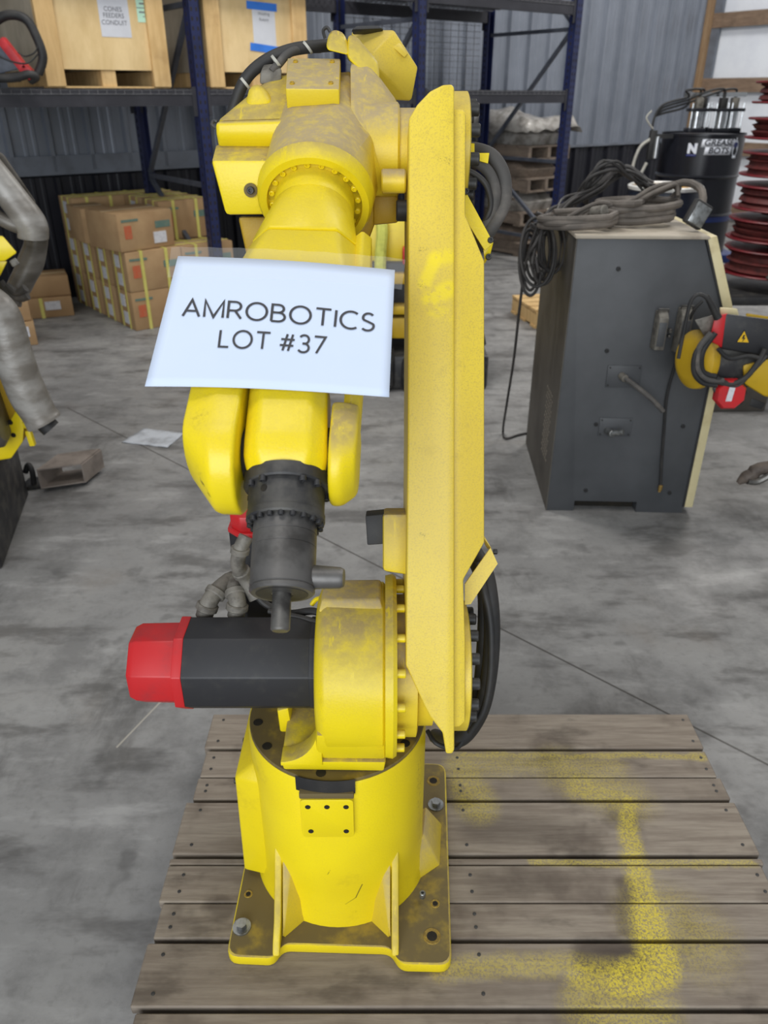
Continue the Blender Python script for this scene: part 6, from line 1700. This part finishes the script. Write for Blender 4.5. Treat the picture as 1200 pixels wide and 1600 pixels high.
m = MB(); m.tube([g(58, 645, -0.05), g(70, 660, -0.05), g(80, 670, -0.05)], 0.034, 14, 3); p3(m, 'sleeve_end', 'rubber')
for k, pth in enumerate(([(0, 440), (15, 458), (30, 466), (44, 462)], [(-10, 452), (12, 470), (32, 474)], [(10, 446), (26, 458), (40, 450)])):
    m = MB(); m.tube([g(px, py, 0.2) for px, py in pth], 0.014, 10); p3(m, 'hose', 'hose_gray')
m = MB(); m.hull([g(-30, 370, 0.1), g(4, 368, 0.1), g(27, 395, 0.1), g(8, 408, 0.1), g(-30, 410, 0.1), g(-30, 370, 0.16), g(4, 368, 0.16), g(27, 395, 0.16), g(8, 408, 0.16), g(-30, 410, 0.16)], 0.006); m.hull([g(-30, 400, 0.12), g(12, 408, 0.12), g(0, 432, 0.12), g(-30, 450, 0.12), g(-30, 400, 0.2), g(12, 408, 0.2), g(0, 432, 0.2), g(-30, 450, 0.2)], 0.005); p3(m, 'wrist_cover', 'yellow')
m = MB(); m.hull([g(14, 408, 0.1), g(24, 402, 0.1), g(32, 412, 0.1), g(20, 418, 0.1), g(14, 408, 0.15), g(24, 402, 0.15), g(32, 412, 0.15), g(20, 418, 0.15)], 0.004); p3(m, 'limit_switch', 'grey_conn')
m = MB(); m.hull([g(-60, 530, 0.0), g(0, 540, 0.0), g(16, 610, 0.0), g(42, 640, 0), g(56, 655, 0.0), g(40, 672, 0), g(36, 690, 0), g(20, 712, 0), g(-10, 722, 0), g(-60, 740, 0)] + [g(px, py, 0.2) for px, py in ((-60, 530), (0, 540), (42, 640), (40, 680), (20, 712), (-60, 730))], 0.008); p3(m, 'lower_arm', 'yellow_old')
m = MB(); m.hull([g(24, 642, -0.03), g(40, 645, -0.03), g(36, 690, -0.03), g(18, 716, -0.03), g(-20, 722, -0.03), g(10, 690, -0.03), g(24, 642, 0.02), g(40, 645, 0.02), g(36, 690, 0.02), g(18, 716, 0.02), g(-20, 722, 0.02), g(10, 690, 0.02)], 0.006); brk = p3(m, 'mount_bracket', 'yellow')
for px, py in ((16, 660), (21, 680)): put('hole', hole_mesh(0.009), brk, g(px, py, -0.0305), axis_rot((0, -1, 0)))
m = MB(); m.bar(g(44, 672, -0.02), g(52, 696, -0.02), 0.02, 0.02, bev=0.004); m.bar(g(36, 662, -0.02), g(52, 662, -0.02), 0.02, 0.03, bev=0.004); p3(m, 'lever', 'yellow')
m = MB(); m.lathe(g(-40, 640, -0.10), (1, 0.25, 0.1), [(0, 0), (0, 0.14), (0.06, 0.14), (0.075, 0.12), (0.075, 0)], 28); p3(m, 'drive_housing', 'sleeve_dk')
# black plinth
bp = [at_z(-60, 905), at_z(4, 888), at_z(45, 772), at_z(-60, 760)]
hz = 0.31
m = MB(); m.hull(bp + [p + Vector((0, 0, hz)) for p in bp], 0.006); p3(m, 'plinth', 'flange_black')
m = MB(); m.box((-1.75, 2.75, 0.5), (0.36, 0.4, 0.5), None, 0.03); m.box((-1.85, 2.9, 1.0), (0.28, 0.3, 0.8), None, 0.03); p3(m, 'body_column', 'yellow_old')
# bent steel box on the floor beside it
bx = thing('steel_bracket', 'open bent steel box section lying on the floor by the black plinth', 'bracket', at_z(95, 765))
M['rust_steel'] = simple('brown_grey_steel', srgb(136, 126, 118), srgb(108, 99, 92), 0.6, 0.1, scale=9)
a0, a1 = at_z(64, 764, 0.02), at_z(132, 754, 0.02)
bk = Vector((0.03, 0.16, 0)); hz = Vector((0, 0, 0.085)); th_ = 0.006
m = MB()
m.hull([a0, a1, a0 + bk, a1 + bk] + [p + Vector((0, 0, th_)) for p in (a0, a1, a0 + bk, a1 + bk)])
m.hull([p + hz for p in (a0, a1, a0 + bk, a1 + bk)] + [p + hz + Vector((0, 0, th_)) for p in (a0, a1, a0 + bk, a1 + bk)])
m.hull([p for s_ in (Vector(), hz) for p in (a0 + s_, a0 + bk + s_, a0 + s_ + Vector((th_, 0, 0)), a0 + bk + s_ + Vector((th_, 0, 0)))])
m.hull([p for s_ in (Vector(), hz) for p in (a1 + s_, a1 + bk + s_, a1 + s_ + Vector((th_, 0, 0)), a1 + bk + s_ + Vector((th_, 0, 0)))])
m.build('box_section', M['rust_steel'], bx, smooth=0)
m = MB(); m.hull([a0 + Vector((-0.10, 0.02, -0.018)), a0 + Vector((-0.10, 0.12, -0.018)), a1 + Vector((0.0, 0.02, -0.018)), a1 + Vector((0.0, 0.12, -0.018)), a0 + Vector((-0.10, 0.02, -0.002)), a0 + Vector((-0.10, 0.12, -0.002)), a1 + Vector((0.0, 0.02, -0.002)), a1 + Vector((0.0, 0.12, -0.002))], 0.003); m.build('skid', M['flange_black'], bx)
m = MB(); m.tube([a0 + Vector((-0.05, 0.05, 0)), a0 + Vector((-0.045, 0.05, 0.06)), a0 + Vector((-0.06, 0.06, 0.085)), a0 + Vector((-0.08, 0.06, 0.05))], 0.012, 10); m.build('hook', M['rubber'], bx)
for o in bpy.data.objects:
    if '_local' in o: del o['_local']
